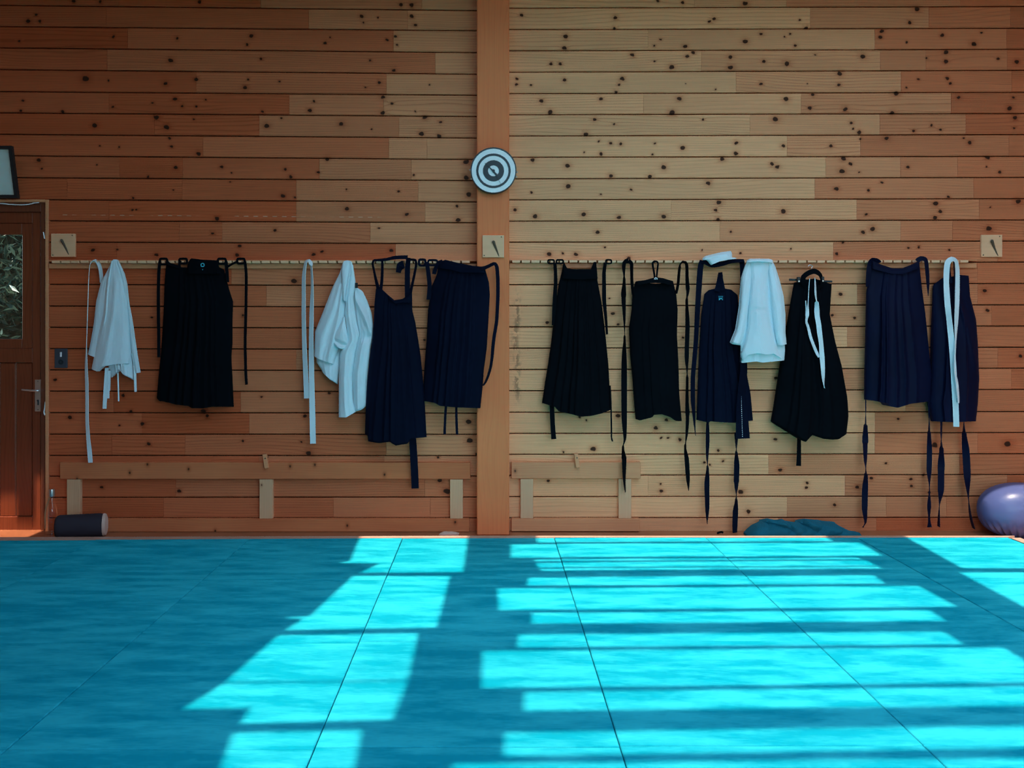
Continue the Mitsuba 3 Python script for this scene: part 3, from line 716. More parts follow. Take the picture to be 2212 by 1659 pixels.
# 2 white jacket
t = thing("jacket", "white cotton jacket with thin hanging ties, on the rail nearest the door", "jacket")
put("back_panel", sheet(C3, [(300, 120), (235, 240), (200, 380), (180, 560), (155, 700), (138, 780)], [(330, 90), (330, 300), (320, 600), (300, 830)], [(300, 120), (315, 85), (330, 90)], [(138, 780), (175, 797), (300, 830)], 0.042, 0.03, seed=3, wr=0.006, nu=30, nv=40), "m_white", t, smooth=60)
put("lining", sheet(C3, [(300, 700), (285, 850), (300, 905), (310, 955)], [(450, 650), (470, 800), (485, 975)], [(300, 700), (450, 650)], [(310, 955), (340, 925), (370, 893), (400, 930), (440, 950), (485, 975)], 0.03, 0.03, pleats=5, amp=0.015, seed=5, nu=50, nv=30), "m_white", t, smooth=60)
put("side_panel", sheet(C3, [(395, 150), (430, 350), (445, 600), (470, 800), (492, 920)], [(412, 180), (432, 260), (440, 400), (462, 505), (480, 620), (500, 760), (525, 916)], [(395, 150), (412, 180)], [(492, 920), (525, 916)], 0.045, 0.025, seed=6, nu=24, nv=40), "m_white", t, smooth=60)
put("front_panel", sheet(C3, [(312, 85), (295, 140), (275, 230), (262, 320), (250, 470), (215, 620), (190, 760), (165, 890)], [(362, 75), (395, 140), (425, 240), (435, 350), (440, 480), (450, 600), (456, 770), (450, 845)], [(312, 85), (330, 70), (350, 70), (362, 75)], [(165, 890), (205, 908), (240, 870), (330, 855), (450, 845)], 0.055, 0.05, seed=8, wr=0.007, folds=[(0.1, 0.0, 0.1, 0.55, 0.05, 0.018), (0.75, 0.05, 0.95, 0.5, 0.05, -0.015), (0.5, 0.3, 0.35, 1.0, 0.1, 0.012)]), "m_white", t, smooth=60)
for pts in ([(280, 880, 20), (272, 1000, 24), (262, 1185, 28)], [(295, 900, 14), (292, 1000, 14), (290, 1108, 16)], [(302, 900, 8), (302, 980, 9), (300, 1050, 9)], [(362, 920, 9), (365, 1020, 9), (368, 1130, 10)], [(470, 770, 14), (486, 850, 16), (490, 950, 15), (494, 1060, 18)]):
    put("tie", ribbon(C3, pts, 0.06, n=20), "m_white", t, smooth=40)

def hakama(label, C, body, m, straps=(), rings=(), off=0.03, bulge=0.05, pleats=7, seed=1, band=None, so=0.055, **kw):
    t = thing("hakama", label, "hakama")
    put("skirt", sheet(C, *body, off=off, bulge=bulge, pleats=pleats, seed=seed, **kw), m, t, smooth=50)
    if band: put("waistband", sheet(C, *band, off=kw.get("bandoff", off + bulge * 0.55), bulge=0.018, seed=seed + 9, nu=40, nv=8, p=6, wr=0.001, offR=kw.get("bandoffR")), m, t, smooth=50)
    for sp in straps:
        o = so
        if isinstance(sp, tuple): sp, o = sp
        put("strap", ribbon(C, sp, o if not isinstance(o, list) else 0.05, n=90 if len(sp) > 8 else 50, offs=o if isinstance(o, list) else None), m, t, smooth=40)
    for rg in rings:
        put("strap_loop", sag_ring(C, *rg), m, t, smooth=40)
    return t

# 3 black hakama, teal crest
t = hakama("black pleated hakama with a small round teal crest on its stiff back board", C3,
    ([(722, 105), (710, 250), (705, 420), (695, 600), (685, 750), (665, 950), (652, 1105)], [(1155, 150), (1165, 200), (1195, 310), (1221, 388), (1215, 520), (1215, 700), (1207, 800), (1215, 950), (1225, 1170)],
     [(722, 105), (800, 128), (870, 130), (1120, 130), (1155, 150)], [(652, 1105), (672, 1128), (700, 1130), (800, 1155), (890, 1165), (910, 1180), (1000, 1182), (1060, 1170), (1225, 1172)]), "m_black",
    straps=[[(676, 85, 20), (666, 200, 20), (664, 400, 22), (666, 600, 20), (668, 800, 20)], [(725, 85, 18), (745, 105, 20), (790, 120, 22), (830, 130, 24)], [(820, 135, 16), (822, 105, 18), (830, 80, 18)], [(1168, 85, 22), (1175, 160, 22), (1180, 240, 24)], [(1178, 128, 16), (1215, 105, 14), (1250, 88, 16)], [(1310, 85, 20), (1320, 200, 20), (1318, 400, 20), (1312, 700, 20), (1316, 900, 20), (1322, 1005, 12)]],
    rings=[(675, 730, 66, 106, 16), (820, 878, 66, 100, 16), (1108, 1168, 66, 102, 16), (1252, 1308, 66, 100, 16)], seed=11, pleats=8)
put("back_board", sheet(C3, [(900, 70), (885, 95), (868, 175)], [(1108, 78), (1112, 110), (1130, 175)], [(900, 70), (910, 62), (985, 72), (1108, 78)], [(868, 175), (1000, 178), (1130, 175)], 0.058, 0.022, seed=2, nu=30, nv=16, wr=0.001, p=6, topflat=0.8), "m_black", t, smooth=50, label="stiff trapezoid back board")
c = Crop(150, 540, 3.456)([(994, 112)])[0]
q = disc(c[0], c[1], 0.0875 + GARMENT, 0.008, 0.0145, 0.002, 32)
put("crest", cat([q, disc(c[0], c[1] + 10, 0.0875 + GARMENT, 0, 0.003, 0.002, 12)]), "m_cyanprint", t, label="round teal crest")

# 4 folded white belt
put("belt", ribbon(C4, [(100, 985, 36), (92, 800, 34), (85, 650, 32), (80, 400, 30), (80, 200, 28), (88, 110, 24), (98, 75, 20), (112, 68, 18), (124, 80, 18), (130, 110, 18), (136, 250, 22), (133, 400, 30), (130, 600, 32), (132, 800, 36), (138, 1100, 38), (142, 1285, 38)], 0.078, n=140, offs=[0.07, 0.07, 0.075, 0.08, 0.085, 0.085]),
    "m_white", smooth=40, label="white belt doubled over the rail, left of the crumpled white jacket", cat="belt")
# 5 white jacket, draped
t = thing("jacket", "crumpled white jacket with a rolled sleeve, hung by its collar left of a navy hakama", "jacket")
put("lower_panel", sheet(C4, [(165, 700), (165, 745), (195, 790), (207, 815)], [(340, 640), (330, 760), (312, 830), (306, 892)], [(165, 700), (250, 690), (340, 640)], [(207, 815), (250, 858), (306, 892)], 0.03, 0.03, seed=21, nu=36, nv=24, pleats=3, amp=0.01), "m_white", t, smooth=60)
put("left_panel", sheet(C4, [(335, 95), (320, 150), (270, 250), (200, 430), (155, 540), (148, 705)], [(372, 85), (365, 200), (362, 300), (355, 450), (330, 600), (280, 760)], [(335, 95), (350, 75), (372, 85)], [(148, 705), (180, 725), (230, 742), (280, 760)], 0.045, 0.055, seed=22, wr=0.006, folds=[(0.75, 0.1, 0.7, 0.9, 0.09, 0.02), (0.5, 0.3, 0.25, 0.9, 0.12, 0.012)]), "m_white", t, smooth=60)
put("right_panel", sheet(C4, [(410, 235), (405, 330), (428, 480), (448, 560), (418, 680), (398, 830), (408, 1076)], [(438, 252), (470, 272), (503, 340), (531, 420), (542, 500), (540, 580), (525, 640), (515, 750), (505, 870), (500, 1030)], [(410, 235), (438, 252)], [(408, 1076), (460, 1062), (500, 1030)], 0.04, 0.06, seed=23, wr=0.008, folds=[(0.2, 0.1, 0.9, 0.42, 0.07, 0.025), (0.3, 0.42, 0.95, 0.44, 0.035, -0.03), (0.4, 0.5, 0.3, 1, 0.14, 0.02)]), "m_white", t, smooth=60)
put("middle_panel", sheet(C4, [(395, 90), (375, 210), (360, 320), (352, 420), (375, 600), (322, 680), (313, 860), (312, 1110)], [(407, 100), (425, 220), (408, 320), (430, 480), (450, 560), (420, 680), (400, 830), (405, 1000), (425, 1075)], [(395, 90), (407, 100)], [(312, 1113), (360, 1112), (425, 1075)], 0.075, 0.035, seed=24, wr=0.005, folds=[(0.3, 0, 0.4, 1, 0.12, 0.012)]), "m_white", t, smooth=60)
put("sleeve", sheet(C4, [(345, 440), (318, 500), (285, 560), (266, 604), (290, 640)], [(352, 445), (362, 520), (374, 590), (374, 625), (345, 660)], [(345, 440), (352, 445)], [(290, 640), (318, 656), (345, 660)], 0.09, 0.045, seed=25, nu=30, nv=30, p=2, folds=[(0.05, 0.78, 0.95, 0.86, 0.06, -0.03)]), "m_white", t, smooth=60)
put("collar", sheet(C4, [(338, 90), (330, 140), (332, 220), (340, 330)], [(402, 85), (395, 130), (385, 190), (362, 340)], [(338, 90), (345, 74), (365, 68), (390, 72), (402, 85)], [(340, 330), (350, 345), (362, 340)], 0.09, 0.03, seed=26, nu=30, nv=30, folds=[(0.75, 0.2, 0.6, 0.9, 0.12, -0.02)]), "m_white", t, smooth=60)
put("neck_label", wbox(767, 772.5, 611, 622, 0.121, 0.130, 0.001), "m_blackplastic", t, label="small black size label")

# 6 navy hakama with open neck
hakama("navy hakama hung by its straps with a deep open neckline, overlapping the crumpled white jacket", C4,
    ([(560, 255), (550, 350), (545, 480), (535, 600), (515, 750), (500, 900), (492, 1050), (486, 1225)], [(798, 285), (800, 400), (820, 480), (840, 600), (855, 700), (870, 850), (882, 1000), (895, 1242)],
     [(560, 255), (600, 262), (640, 300), (680, 333), (735, 325), (760, 312), (798, 285)], [(486, 1225), (503, 1230), (508, 1270), (580, 1282), (650, 1273), (690, 1298), (770, 1285), (785, 1252), (895, 1242)]), "m_navy",
    straps=[([(580, 275, 26), (560, 200, 18), (545, 130, 14), (538, 90, 14), (545, 68, 14)], 0.085), ([(590, 270, 20), (600, 180, 18), (602, 100, 16), (600, 68, 14)], 0.085), ([(543, 68, 12), (620, 64, 18), (690, 50, 22), (770, 48, 26)], 0.078), ([(770, 330, 34), (768, 250, 34), (768, 150, 34), (775, 52, 28)], 0.09), ([(785, 300, 20), (800, 230, 16), (815, 160, 15), (826, 90, 14), (822, 68, 12), (780, 64, 12)], 0.085), ([(745, 95, 46), (725, 105, 52), (712, 130, 30), (708, 150, 26)], 0.095), ([(800, 1235, 45), (805, 1290, 46), (812, 1400, 46), (820, 1582, 48)], 0.06)],
    off=0.085, bulge=0.055, pleats=6, seed=31, band=([(640, 300), (640, 318)], [(798, 285), (798, 350)], [(640, 300), (680, 333), (735, 325), (798, 285)], [(640, 318), (690, 356), (740, 348), (798, 322)]))

# 7 navy hakama across the post
t = hakama("navy pleated hakama whose right side hangs across the timber post", C4,
    ([(975, 82), (965, 160), (930, 240), (905, 400), (895, 600), (880, 800), (868, 1000)], [(1280, 112), (1310, 220), (1315, 300), (1305, 480), (1295, 650), (1275, 800), (1268, 900), (1252, 1050)],
     [(975, 82), (1020, 65), (1100, 85), (1200, 105), (1280, 112)], [(868, 1000), (950, 1015), (985, 1035), (1100, 1045), (1252, 1050)]), "m_navy",
    straps=[([(895, 80, 22), (908, 160, 26), (915, 240, 28), (908, 330, 26)], 0.07), ([(945, 160, 26), (960, 110, 24), (975, 85, 22), (1000, 75, 20)], 0.08), ([(1255, 125, 26), (1290, 115, 22), (1325, 98, 20), (1345, 90, 20), (1362, 115, 22), (1369, 250, 22), (1362, 450, 20), (1340, 600, 20), (1325, 750, 16), (1290, 870, 12), (1270, 900, 8)], 0.185), ([(1024, 1035, 16), (1018, 1130, 14), (1015, 1222, 16)], 0.13), ([(1092, 1040, 12), (1094, 1130, 16), (1098, 1224, 16)], 0.14)],
    rings=[(845, 888, 64, 102, 14), (905, 968, 68, 100, 12)], off=0.045, offR=0.145, bulge=0.05, pleats=7, seed=37)
put("waistband", sheet(C4, [(975, 82), (975, 118)], [(1280, 112), (1283, 150)], [(975, 82), (1020, 65), (1100, 85), (1200, 105), (1280, 112)], [(975, 118), (1050, 130), (1120, 148), (1200, 150), (1283, 150)], off=0.075, offR=0.17, bulge=0.02, seed=4, nu=40, nv=8, p=6, wr=0.001), "m_navy", t, smooth=50)

# 8 black hakama
hakama("black hakama of tapering shape hung from two pegs just right of the post", C5,
    ([(238, 78), (225, 150), (205, 230), (180, 400), (155, 620), (135, 760), (115, 880), (95, 1015)], [(455, 80), (462, 200), (490, 350), (515, 560), (535, 760), (545, 950), (552, 1060)],
     [(238, 78), (250, 100), (262, 122), (300, 127), (420, 127), (440, 80), (455, 80)], [(95, 1015), (180, 1042), (205, 1070), (300, 1092), (350, 1106), (420, 1101), (490, 1085), (552, 1060)]), "m_black",
    straps=[([(180, 85, 20), (185, 200, 22), (178, 350, 26), (172, 500, 24)], 0.05), ([(160, 1010, 30), (165, 1150, 30), (173, 1255, 32)], 0.05), ([(515, 85, 20), (506, 160, 24), (506, 300, 26), (518, 450, 18), (526, 560, 14)], 0.055), ([(546, 900, 8), (553, 1050, 8), (555, 1180, 8), (556, 1245, 9), (563, 1270, 8)], 0.05)],
    rings=[(134, 176, 66, 89, 9), (190, 236, 66, 88, 10), (518, 556, 66, 89, 9)], seed=41, pleats=7, band=([(238, 118), (228, 190)], [(458, 118), (464, 190)], [(238, 118), (262, 122), (300, 127), (420, 127), (458, 118)], [(228, 190), (345, 196), (464, 190)]))

# 9 black hakama on a hanging loop
t = hakama("narrow black hakama hung by a central loop, with long twisted straps on both sides", C5,
    ([(715, 210), (695, 285), (690, 400), (672, 520), (680, 700), (695, 850), (705, 1000), (716, 1122)], [(965, 212), (985, 290), (995, 400), (990, 560), (1000, 750), (1005, 950), (1022, 1136)],
     [(715, 210), (850, 225), (965, 212)], [(716, 1122), (745, 1131), (828, 1110), (838, 1094), (890, 1090), (950, 1110), (985, 1135), (1022, 1138)]), "m_black",
    straps=[([(848, 215, 12), (838, 150, 10), (829, 90, 10), (836, 78, 10), (846, 76, 10), (858, 78, 10), (864, 90, 10), (858, 150, 10), (852, 215, 12)], 0.075),
            ([(700, 295, 14), (690, 180, 14), (689, 95, 18), (668, 70, 26)], 0.06),
            ([(668, 72, 30), (645, 78, 26), (637, 110, 25), (640, 195, 9), (636, 310, 30), (640, 420, 22), (643, 580, 5), (640, 700, 25), (640, 900, 38), (640, 1100, 36), (645, 1250, 20), (632, 1310, 6), (640, 1400, 30), (640, 1500, 22), (648, 1605, 8)], 0.06),
            ([(984, 290, 10), (998, 220, 10), (1006, 130, 9), (1014, 90, 9), (1030, 78, 10), (1050, 84, 10), (1056, 110, 12), (1057, 180, 14), (1062, 270, 22), (1055, 335, 9), (1060, 500, 25), (1055, 700, 28), (1058, 840, 8), (1057, 1000, 14), (1060, 1100, 24), (1055, 1220, 18), (1045, 1310, 5), (1055, 1390, 26), (1062, 1500, 26), (1068, 1595, 6)], 0.06)],
    seed=47, pleats=4, amp=0.008)
put("back_board", sheet(C5, [(720, 207), (722, 232)], [(965, 207), (962, 235)], [(720, 207), (780, 200), (850, 180), (900, 188), (965, 207)], [(722, 232), (790, 222), (850, 216), (900, 220), (962, 235)], 0.075, 0.018, seed=2, nu=30, nv=10, wr=0.0005, p=6, topflat=0.8), "m_black", t, smooth=50, label="stiff angled back board")
q = C5([(850, 194)])[0]
lab = disc(q[0], q[1], 0.0955 + GARMENT, 0.008, 0.012, 0.002, 24)
put("maker_label", cat([lab, disc(q[0], q[1], 0.0955 + GARMENT, 0, 0.004, 0.002, 12)]), "m_clockwhite", t, label="small white oval label")

# 10 navy hakama under the white cloth
t = hakama("dark blue hakama with a white stitched sash, under the folded white cloth", C6,
    ([(105, 290), (88, 400), (76, 600), (68, 800), (62, 972)], [(285, 295), (300, 450), (310, 600), (330, 700), (355, 830), (368, 976)],
     [(105, 290), (130, 268), (185, 254), (250, 266), (285, 295)], [(62, 972), (130, 987), (135, 980), (200, 986), (270, 988), (368, 976)]), "m_navy",
    straps=[([(205, 270, 26), (198, 235, 24), (192, 200, 20), (192, 172, 12)], 0.075), ([(172, 275, 30), (184, 230, 24), (190, 172, 10)], 0.078),
            ([(92, 108, 26), (84, 140, 30), (75, 250, 30), (66, 400, 28), (58, 550, 26), (50, 650, 26), (42, 760, 26), (42, 850, 26), (48, 950, 18), (56, 1056, 6)], 0.07),
            ([(95, 108, 24), (120, 122, 24), (150, 132, 26), (200, 125, 24), (250, 112, 20), (320, 108, 16)], 0.075),
            ([(308, 112, 26), (312, 180, 26), (308, 260, 24), (300, 400, 24)], 0.06),
            ([(318, 600, 44), (318, 700, 52), (308, 800, 54), (306, 900, 66), (310, 1000, 74), (313, 1074, 76)], 0.105),
            ([(122, 960, 12), (122, 1080, 22), (120, 1180, 14), (122, 1228, 4), (118, 1330, 26), (120, 1440, 24), (120, 1535, 5)], 0.05),
            ([(278, 1040, 24), (278, 1110, 14), (278, 1145, 4), (280, 1220, 24), (278, 1320, 24), (278, 1402, 4), (272, 1490, 28), (270, 1585, 26)], 0.05)],
    seed=53, pleats=5, bulge=0.045, amp=0.026)
st = []
for k in range(36):
    yy = 664 + k * 11.3
    xx = np.interp(yy, [660, 800, 900, 1070], [304, 303, 306, 312])
    a = C6([(xx, yy), (xx, yy + 5.5)])
    st.append(wbox(a[0][0] - 0.5, a[0][0] + 0.5, a[0][1], a[1][1], 0.141, 0.145, 0))
put("stitching", cat(st), "m_clockwhite", t, label="line of white stitches down the sash", kind="stuff")
gl = []
for (x0, y0, x1, y1) in ((181, 301, 206, 304), (181, 309, 205, 312), (184, 313, 190, 321), (192, 313, 199, 317), (200, 318, 206, 322), (181, 319, 188, 322)):
    a = C6([(x0, y0), (x1, y1)]); gl.append(wbox(a[0][0], a[1][0], a[0][1], a[1][1], 0.114, 0.1165, 0))
put("maker_label", cat(gl), "m_cyanprint", t, label="small pale blue embroidered label")
# the white cloth on its strap
t = thing("folded_cloth", "small folded white cloth lying on top of the rail above the dark blue hakama", "cloth")
CZ = Crop(1480, 520, 9.217)
put("upper_fold", sheet(CZ, [(345, 355), (350, 385)], [(905, 203), (930, 240), (940, 330)], [(345, 355), (400, 305), (560, 265), (700, 230), (905, 203)], [(350, 385), (460, 375), (700, 350), (940, 330)], 0.095, 0.04, seed=61, nu=30, nv=14, p=4), "m_white", t, smooth=50)
put("lower_fold", sheet(CZ, [(360, 375), (430, 385), (515, 484)], [(1015, 340), (1018, 348), (1015, 358)], [(360, 375), (600, 350), (940, 330), (1015, 340)], [(515, 484), (600, 450), (700, 405), (900, 370), (1015, 358)], 0.110, 0.035, seed=62, nu=30, nv=14, p=4), "m_white", t, smooth=50)

# 11 white jacket with sleeves
t = thing("jacket", "white jacket with both sleeves hanging straight and a seam across the waist", "jacket")
put("back", sheet(C6, [(336, 106), (312, 200), (300, 350), (290, 540)], [(472, 103), (515, 220), (538, 330), (541, 540)], [(336, 106), (400, 99), (472, 103)], [(290, 540), (420, 560), (541, 540)], 0.12, 0.02, seed=75, nu=40, nv=40), "m_white", t, smooth=60)
put("under_layer", sheet(C6, [(300, 540), (302, 600), (300, 660)], [(540, 540), (542, 600), (538, 650)], [(300, 540), (420, 530), (540, 540)], [(300, 660), (310, 664), (390, 655), (420, 662), (538, 650)], 0.122, 0.03, seed=70, nu=40, nv=20, pleats=3, amp=0.008), "m_white", t, smooth=60)
put("sleeve", sheet(C6, [(338, 104), (320, 150), (305, 200), (297, 350), (276, 480), (247, 550)], [(372, 110), (362, 220), (350, 330), (340, 420), (325, 510), (300, 568)], [(338, 104), (350, 99), (372, 110)], [(247, 550), (270, 562), (300, 568)], 0.126, 0.062, seed=71, nu=34, nv=40, wr=0.006, p=2.4), "m_white", t, smooth=60)
put("sleeve", sheet(C6, [(448, 108), (455, 220), (463, 330), (475, 430), (488, 520), (500, 568)], [(470, 102), (490, 140), (512, 210), (535, 300), (545, 400), (545, 500), (551, 562)], [(448, 108), (458, 99), (470, 102)], [(500, 568), (525, 568), (551, 562)], 0.126, 0.066, seed=72, nu=34, nv=40, wr=0.006, p=2.4), "m_white", t, smooth=60)
put("body", sheet(C6, [(350, 102), (358, 200), (348, 330), (342, 395), (338, 470), (320, 560), (300, 620), (312, 655)], [(462, 102), (445, 200), (452, 300), (461, 395), (475, 470), (492, 540), (505, 600), (525, 640)], [(350, 102), (400, 98), (462, 102)], [(312, 655), (340, 620), (390, 610), (440, 618), (480, 612), (525, 640)], 0.140, 0.060, seed=73, wr=0.006, p=2.0, folds=[(0, 0.52, 1, 0.53, 0.012, -0.012), (0.5, 0.55, 0.5, 0.85, 0.2, 0.012)]), "m_white", t, smooth=60)
put("collar", sheet(C6, [(335, 108), (333, 118)], [(475, 105), (478, 118)], [(335, 108), (350, 98), (400, 97), (455, 98), (475, 105)], [(333, 118), (400, 112), (478, 118)], 0.165, 0.03, seed=74, nu=30, nv=8, p=4), "m_white", t, smooth=60)
put("waist_seam", ribbon(C6, [(343, 392, 5), (370, 396, 8), (400, 393, 9), (430, 396, 8), (459, 394, 5)], 0.172, n=40, offs=[0.150, 0.199, 0.208, 0.199, 0.150]), "m_white", t, smooth=40)
q = C6([(400, 577)])[0]
put("button", disc(q[0], q[1], 0.158 + GARMENT + 0.045, 0, 0.010, 0.004, 20), "m_clockwhite", t, label="round white button")

# 12 black hakama on a clip hanger, with white bands
t = hakama("bulky black hakama clipped to a hanger with pale bands tangled at its front", C6,
    ([(592, 228), (570, 350), (545, 500), (510, 700), (480, 900), (465, 980)], [(795, 236), (790, 320), (785, 400), (815, 550), (850, 680), (880, 850), (887, 950), (875, 1050)],
     [(592, 228), (640, 215), (700, 205), (750, 220), (795, 236)], [(465, 980), (540, 1025), (610, 1065), (655, 1093), (690, 1055), (750, 1075), (800, 1080), (835, 1077), (875, 1050)]), "m_black",
    straps=[([(618, 1040, 22), (618, 1130, 24), (616, 1222, 26)], 0.05), ([(655, 250, 18), (640, 205, 20), (665, 178, 24), (700, 166, 28), (730, 182, 24), (742, 215, 20), (735, 260, 18)], 0.10), ([(690, 260, 20), (692, 330, 20), (680, 420, 18), (660, 470, 14), (665, 520, 10)], 0.125), ([(725, 240, 14), (718, 310, 10), (705, 350, 10), (700, 420, 16), (708, 520, 14), (725, 600, 12)], 0.132)],
    seed=83, pleats=5, bulge=0.08, off=0.04, folds=[(0.55, 0.5, 0.62, 1.0, 0.06, -0.02), (0.3, 0.3, 0.4, 1.0, 0.08, 0.015)])
t = thing("belt", "white belt wound round the neck of the bulky black hakama on the hanger", "belt")
put("long_end", ribbon(C6, [(704, 200, 8), (706, 230, 14), (708, 290, 16), (714, 335, 12), (716, 400, 27), (724, 450, 27), (730, 500, 27), (738, 560, 26), (743, 630, 27), (748, 700, 25), (750, 745, 20), (753, 780, 12), (756, 800, 5)], 0.168, n=90), "m_white", t, smooth=40)
put("short_end", ribbon(C6, [(676, 205, 6), (673, 240, 7), (668, 330, 8), (664, 400, 18), (658, 436, 14), (668, 470, 16), (680, 520, 17), (700, 575, 17), (716, 612, 17), (727, 632, 14)], 0.163, n=70), "m_white", t, smooth=40)
put("edge", ribbon(C6, [(654, 325, 4), (656, 370, 5), (654, 410, 3)], 0.160, n=16), "m_white", t, smooth=40)
t = thing("clip_hanger", "black trouser hanger with two chrome clips holding the bulky black hakama", "hanger")
put("bar", tube([W(*C6([(565, 211)])[0], 0.10), W(*C6([(797, 222)])[0], 0.10)], 0.007), "m_blackplastic", t, smooth=40)
for (x, y) in ((618, 214), (748, 212)):
    q = C6([(x, y)])[0]
    cl = put("clip", wbox(q[0] - 3.2, q[0] + 3.2, q[1] - 7, q[1] + 5, 0.111, 0.136, 0.003), "m_blackplastic", t)
    put("rivet", disc(q[0], q[1] + 2.5, 0.138, 0, 0.006, 0.005, 16), "m_steel", cl)
hk = spline([(685, 165), (686, 148), (692, 140), (684, 133), (676, 132), (668, 140)], 24)
put("hook", tube([W(*C6([p])[0], 0.10) for p in hk], 0.003), "m_steel", t, smooth=40, label="thin wire hook")

# 13 navy hakama
hakama("wide navy pleated hakama with a curved waistband, left of the belt at the far right", C7,
    ([(165, 108), (145, 200), (130, 280), (125, 500), (120, 700), (118, 862)], [(415, 108), (430, 250), (450, 400), (470, 600), (483, 720), (475, 872)],
     [(165, 108), (205, 128), (270, 150), (330, 150), (390, 125), (415, 108)], [(118, 862), (180, 870), (245, 883), (255, 898), (300, 907), (370, 885), (475, 872)]), "m_indigo",
    straps=[([(200, 120, 16), (180, 106, 18), (163, 104, 20), (150, 118, 24), (144, 150, 26), (138, 250, 24)], 0.07), ([(125, 820, 14), (126, 900, 14), (125, 1000, 7), (123, 1100, 28), (124, 1180, 24), (127, 1270, 6), (122, 1350, 24), (120, 1450, 30), (125, 1525, 20), (110, 1556, 8)], 0.05),
            ([(405, 112, 26), (430, 96, 24), (450, 102, 24), (458, 150, 24), (463, 220, 22), (465, 300, 10)], 0.075), ([(470, 840, 18), (470, 930, 16), (470, 1040, 4), (472, 1150, 22), (470, 1250, 26), (472, 1340, 13), (470, 1440, 24), (470, 1500, 18), (472, 1555, 26)], 0.05)],
    seed=91, pleats=5, bulge=0.06, amp=0.042, off=0.05, band=([(166, 110), (160, 150)], [(414, 110), (418, 150)], [(166, 110), (205, 130), (270, 152), (330, 152), (390, 127), (414, 110)], [(160, 150), (210, 165), (270, 180), (330, 180), (385, 160), (418, 150)]))
# 14 navy hakama behind the white belt
hakama("navy hakama with two long twisted straps, hanging at the far right behind a white belt", C7,
    ([(545, 202), (492, 240), (486, 400), (482, 600), (472, 800), (462, 880), (483, 980)], [(685, 190), (692, 300), (725, 430), (735, 560), (742, 750), (735, 880), (724, 980)],
     [(545, 202), (600, 195), (640, 186), (685, 190)], [(483, 980), (600, 985), (724, 980)]), "m_indigo",
    straps=[([(590, 230, 14), (578, 150, 10), (580, 108, 10), (592, 98, 10), (603, 108, 10), (606, 150, 10), (612, 230, 14)], 0.06),
            ([(537, 960, 22), (536, 1050, 20), (537, 1135, 5), (535, 1250, 34), (534, 1350, 34), (525, 1450, 14), (522, 1552, 4)], 0.05), ([(658, 960, 20), (659, 1000, 14), (660, 1042, 5), (670, 1150, 28), (677, 1280, 36), (684, 1400, 18), (692, 1480, 8), (712, 1562, 5)], 0.05)],
    seed=97, pleats=3, bulge=0.06, amp=0.030, off=0.0, folds=[(0.65, 0.15, 0.95, 0.6, 0.06, 0.02)])
t = thing("belt", "white belt looped over the rail in front of the navy hakama at the far right", "belt")
put("band", ribbon(C7, [(618, 1010, 22), (614, 900, 24), (608, 800, 24), (600, 660, 22), (590, 530, 27), (577, 410, 18), (569, 330, 27), (563, 220, 29), (568, 130, 26), (580, 106, 25), (598, 99, 25), (617, 112, 25), (624, 170, 27), (623, 280, 28), (619, 400, 27), (612, 580, 18), (609, 690, 18), (622, 780, 22), (630, 882, 18)], 0.115, n=150, offs=[0.14, 0.14, 0.135, 0.125, 0.11, 0.09, 0.11, 0.135, 0.16, 0.17]), "m_white", t, smooth=40)
gl = []
for k in range(5):
    y0 = 842 + k * 7
    a = C7([(622 + (k % 2) * 2, y0), (630 + (k % 3), y0 + 4)]); gl.append(wbox(a[0][0], a[1][0], a[0][1], a[1][1], 0.185, 0.190, 0))
put("woven_label", cat(gl), "m_navy", t, label="small dark woven writing")

# ------------------------------------------------------------------ things on the floor by the wall
# round blue cushion
a, b, cc = 0.27, 0.185, 0.185
m = trimesh.creation.icosphere(5, 1.0)
v = m.vertices.copy()
ang = np.arctan2(v[:, 1], v[:, 0])
low = smooth01((-v[:, 2] - 0.15) / 0.6)
rad = 1 + 0.015 * (meshkit.fbm(v * 3.0, 3, 5) - 0.5) + low * 0.035 * np.sin(ang * 26 + 3 * meshkit.noise(v * 2, 3))
v = v * rad[:, None]
v = np.sign(v) * np.abs(v) ** np.array([0.92, 0.92, 0.9])
v = v * [a, b, cc]
m = trimesh.Trimesh(v + [3.615, 6.192 - 0.035, ZF + cc * 0.985], m.faces, process=False)
put("round_cushion", m, "m_ball", smooth=True, label="round blue vinyl cushion against the wall in the right corner", cat="cushion")

# dark bolster
t = thing("bolster", "dark grey cylindrical bolster lying at the foot of the wall near the door", "cushion")
x0, x1 = W(124, 0, 0.2)[0], W(219, 0, 0.2)[0]
r = 0.078; yc, zc = DW - 0.2, ZF + r
prof = [(0.0, x0), (r * 0.8, x0 + 0.002), (r * 0.95, x0 + 0.012), (r, x0 + 0.03), (r, x1 - 0.03), (r * 0.97, x1 - 0.008), (r * 0.9, x1), (0, x1)]
def lathe_x(prof):
    m = lathe([(p[0], p[1]) for p in prof]); m.apply_transform(np.array([[0, 0, 1, 0], [0, 1, 0, 0], [1, 0, 0, 0], [0, 0, 0, 1.0]])); m.invert() if m.volume < 0 else None
    m.apply_translation((-(x0 + x1) / 2, 0, 0)); m.apply_transform(trimesh.transformations.rotation_matrix(math.radians(15), [0, 0, 1])); m.apply_translation(((x0 + x1) / 2, yc, zc)); return m
put("cover", lathe_x(prof), "m_bolster", t, smooth=40)
put("end_band", lathe_x([(0, x1 + 0.0005), (r * 0.96, x1 + 0.0005), (r * 0.98, x1 + 0.006), (r * 0.92, x1 + 0.020), (r * 0.70, x1 + 0.026), (0, x1 + 0.028)]), "m_pinkcloth", t, smooth=40, label="pale rounded end cap")

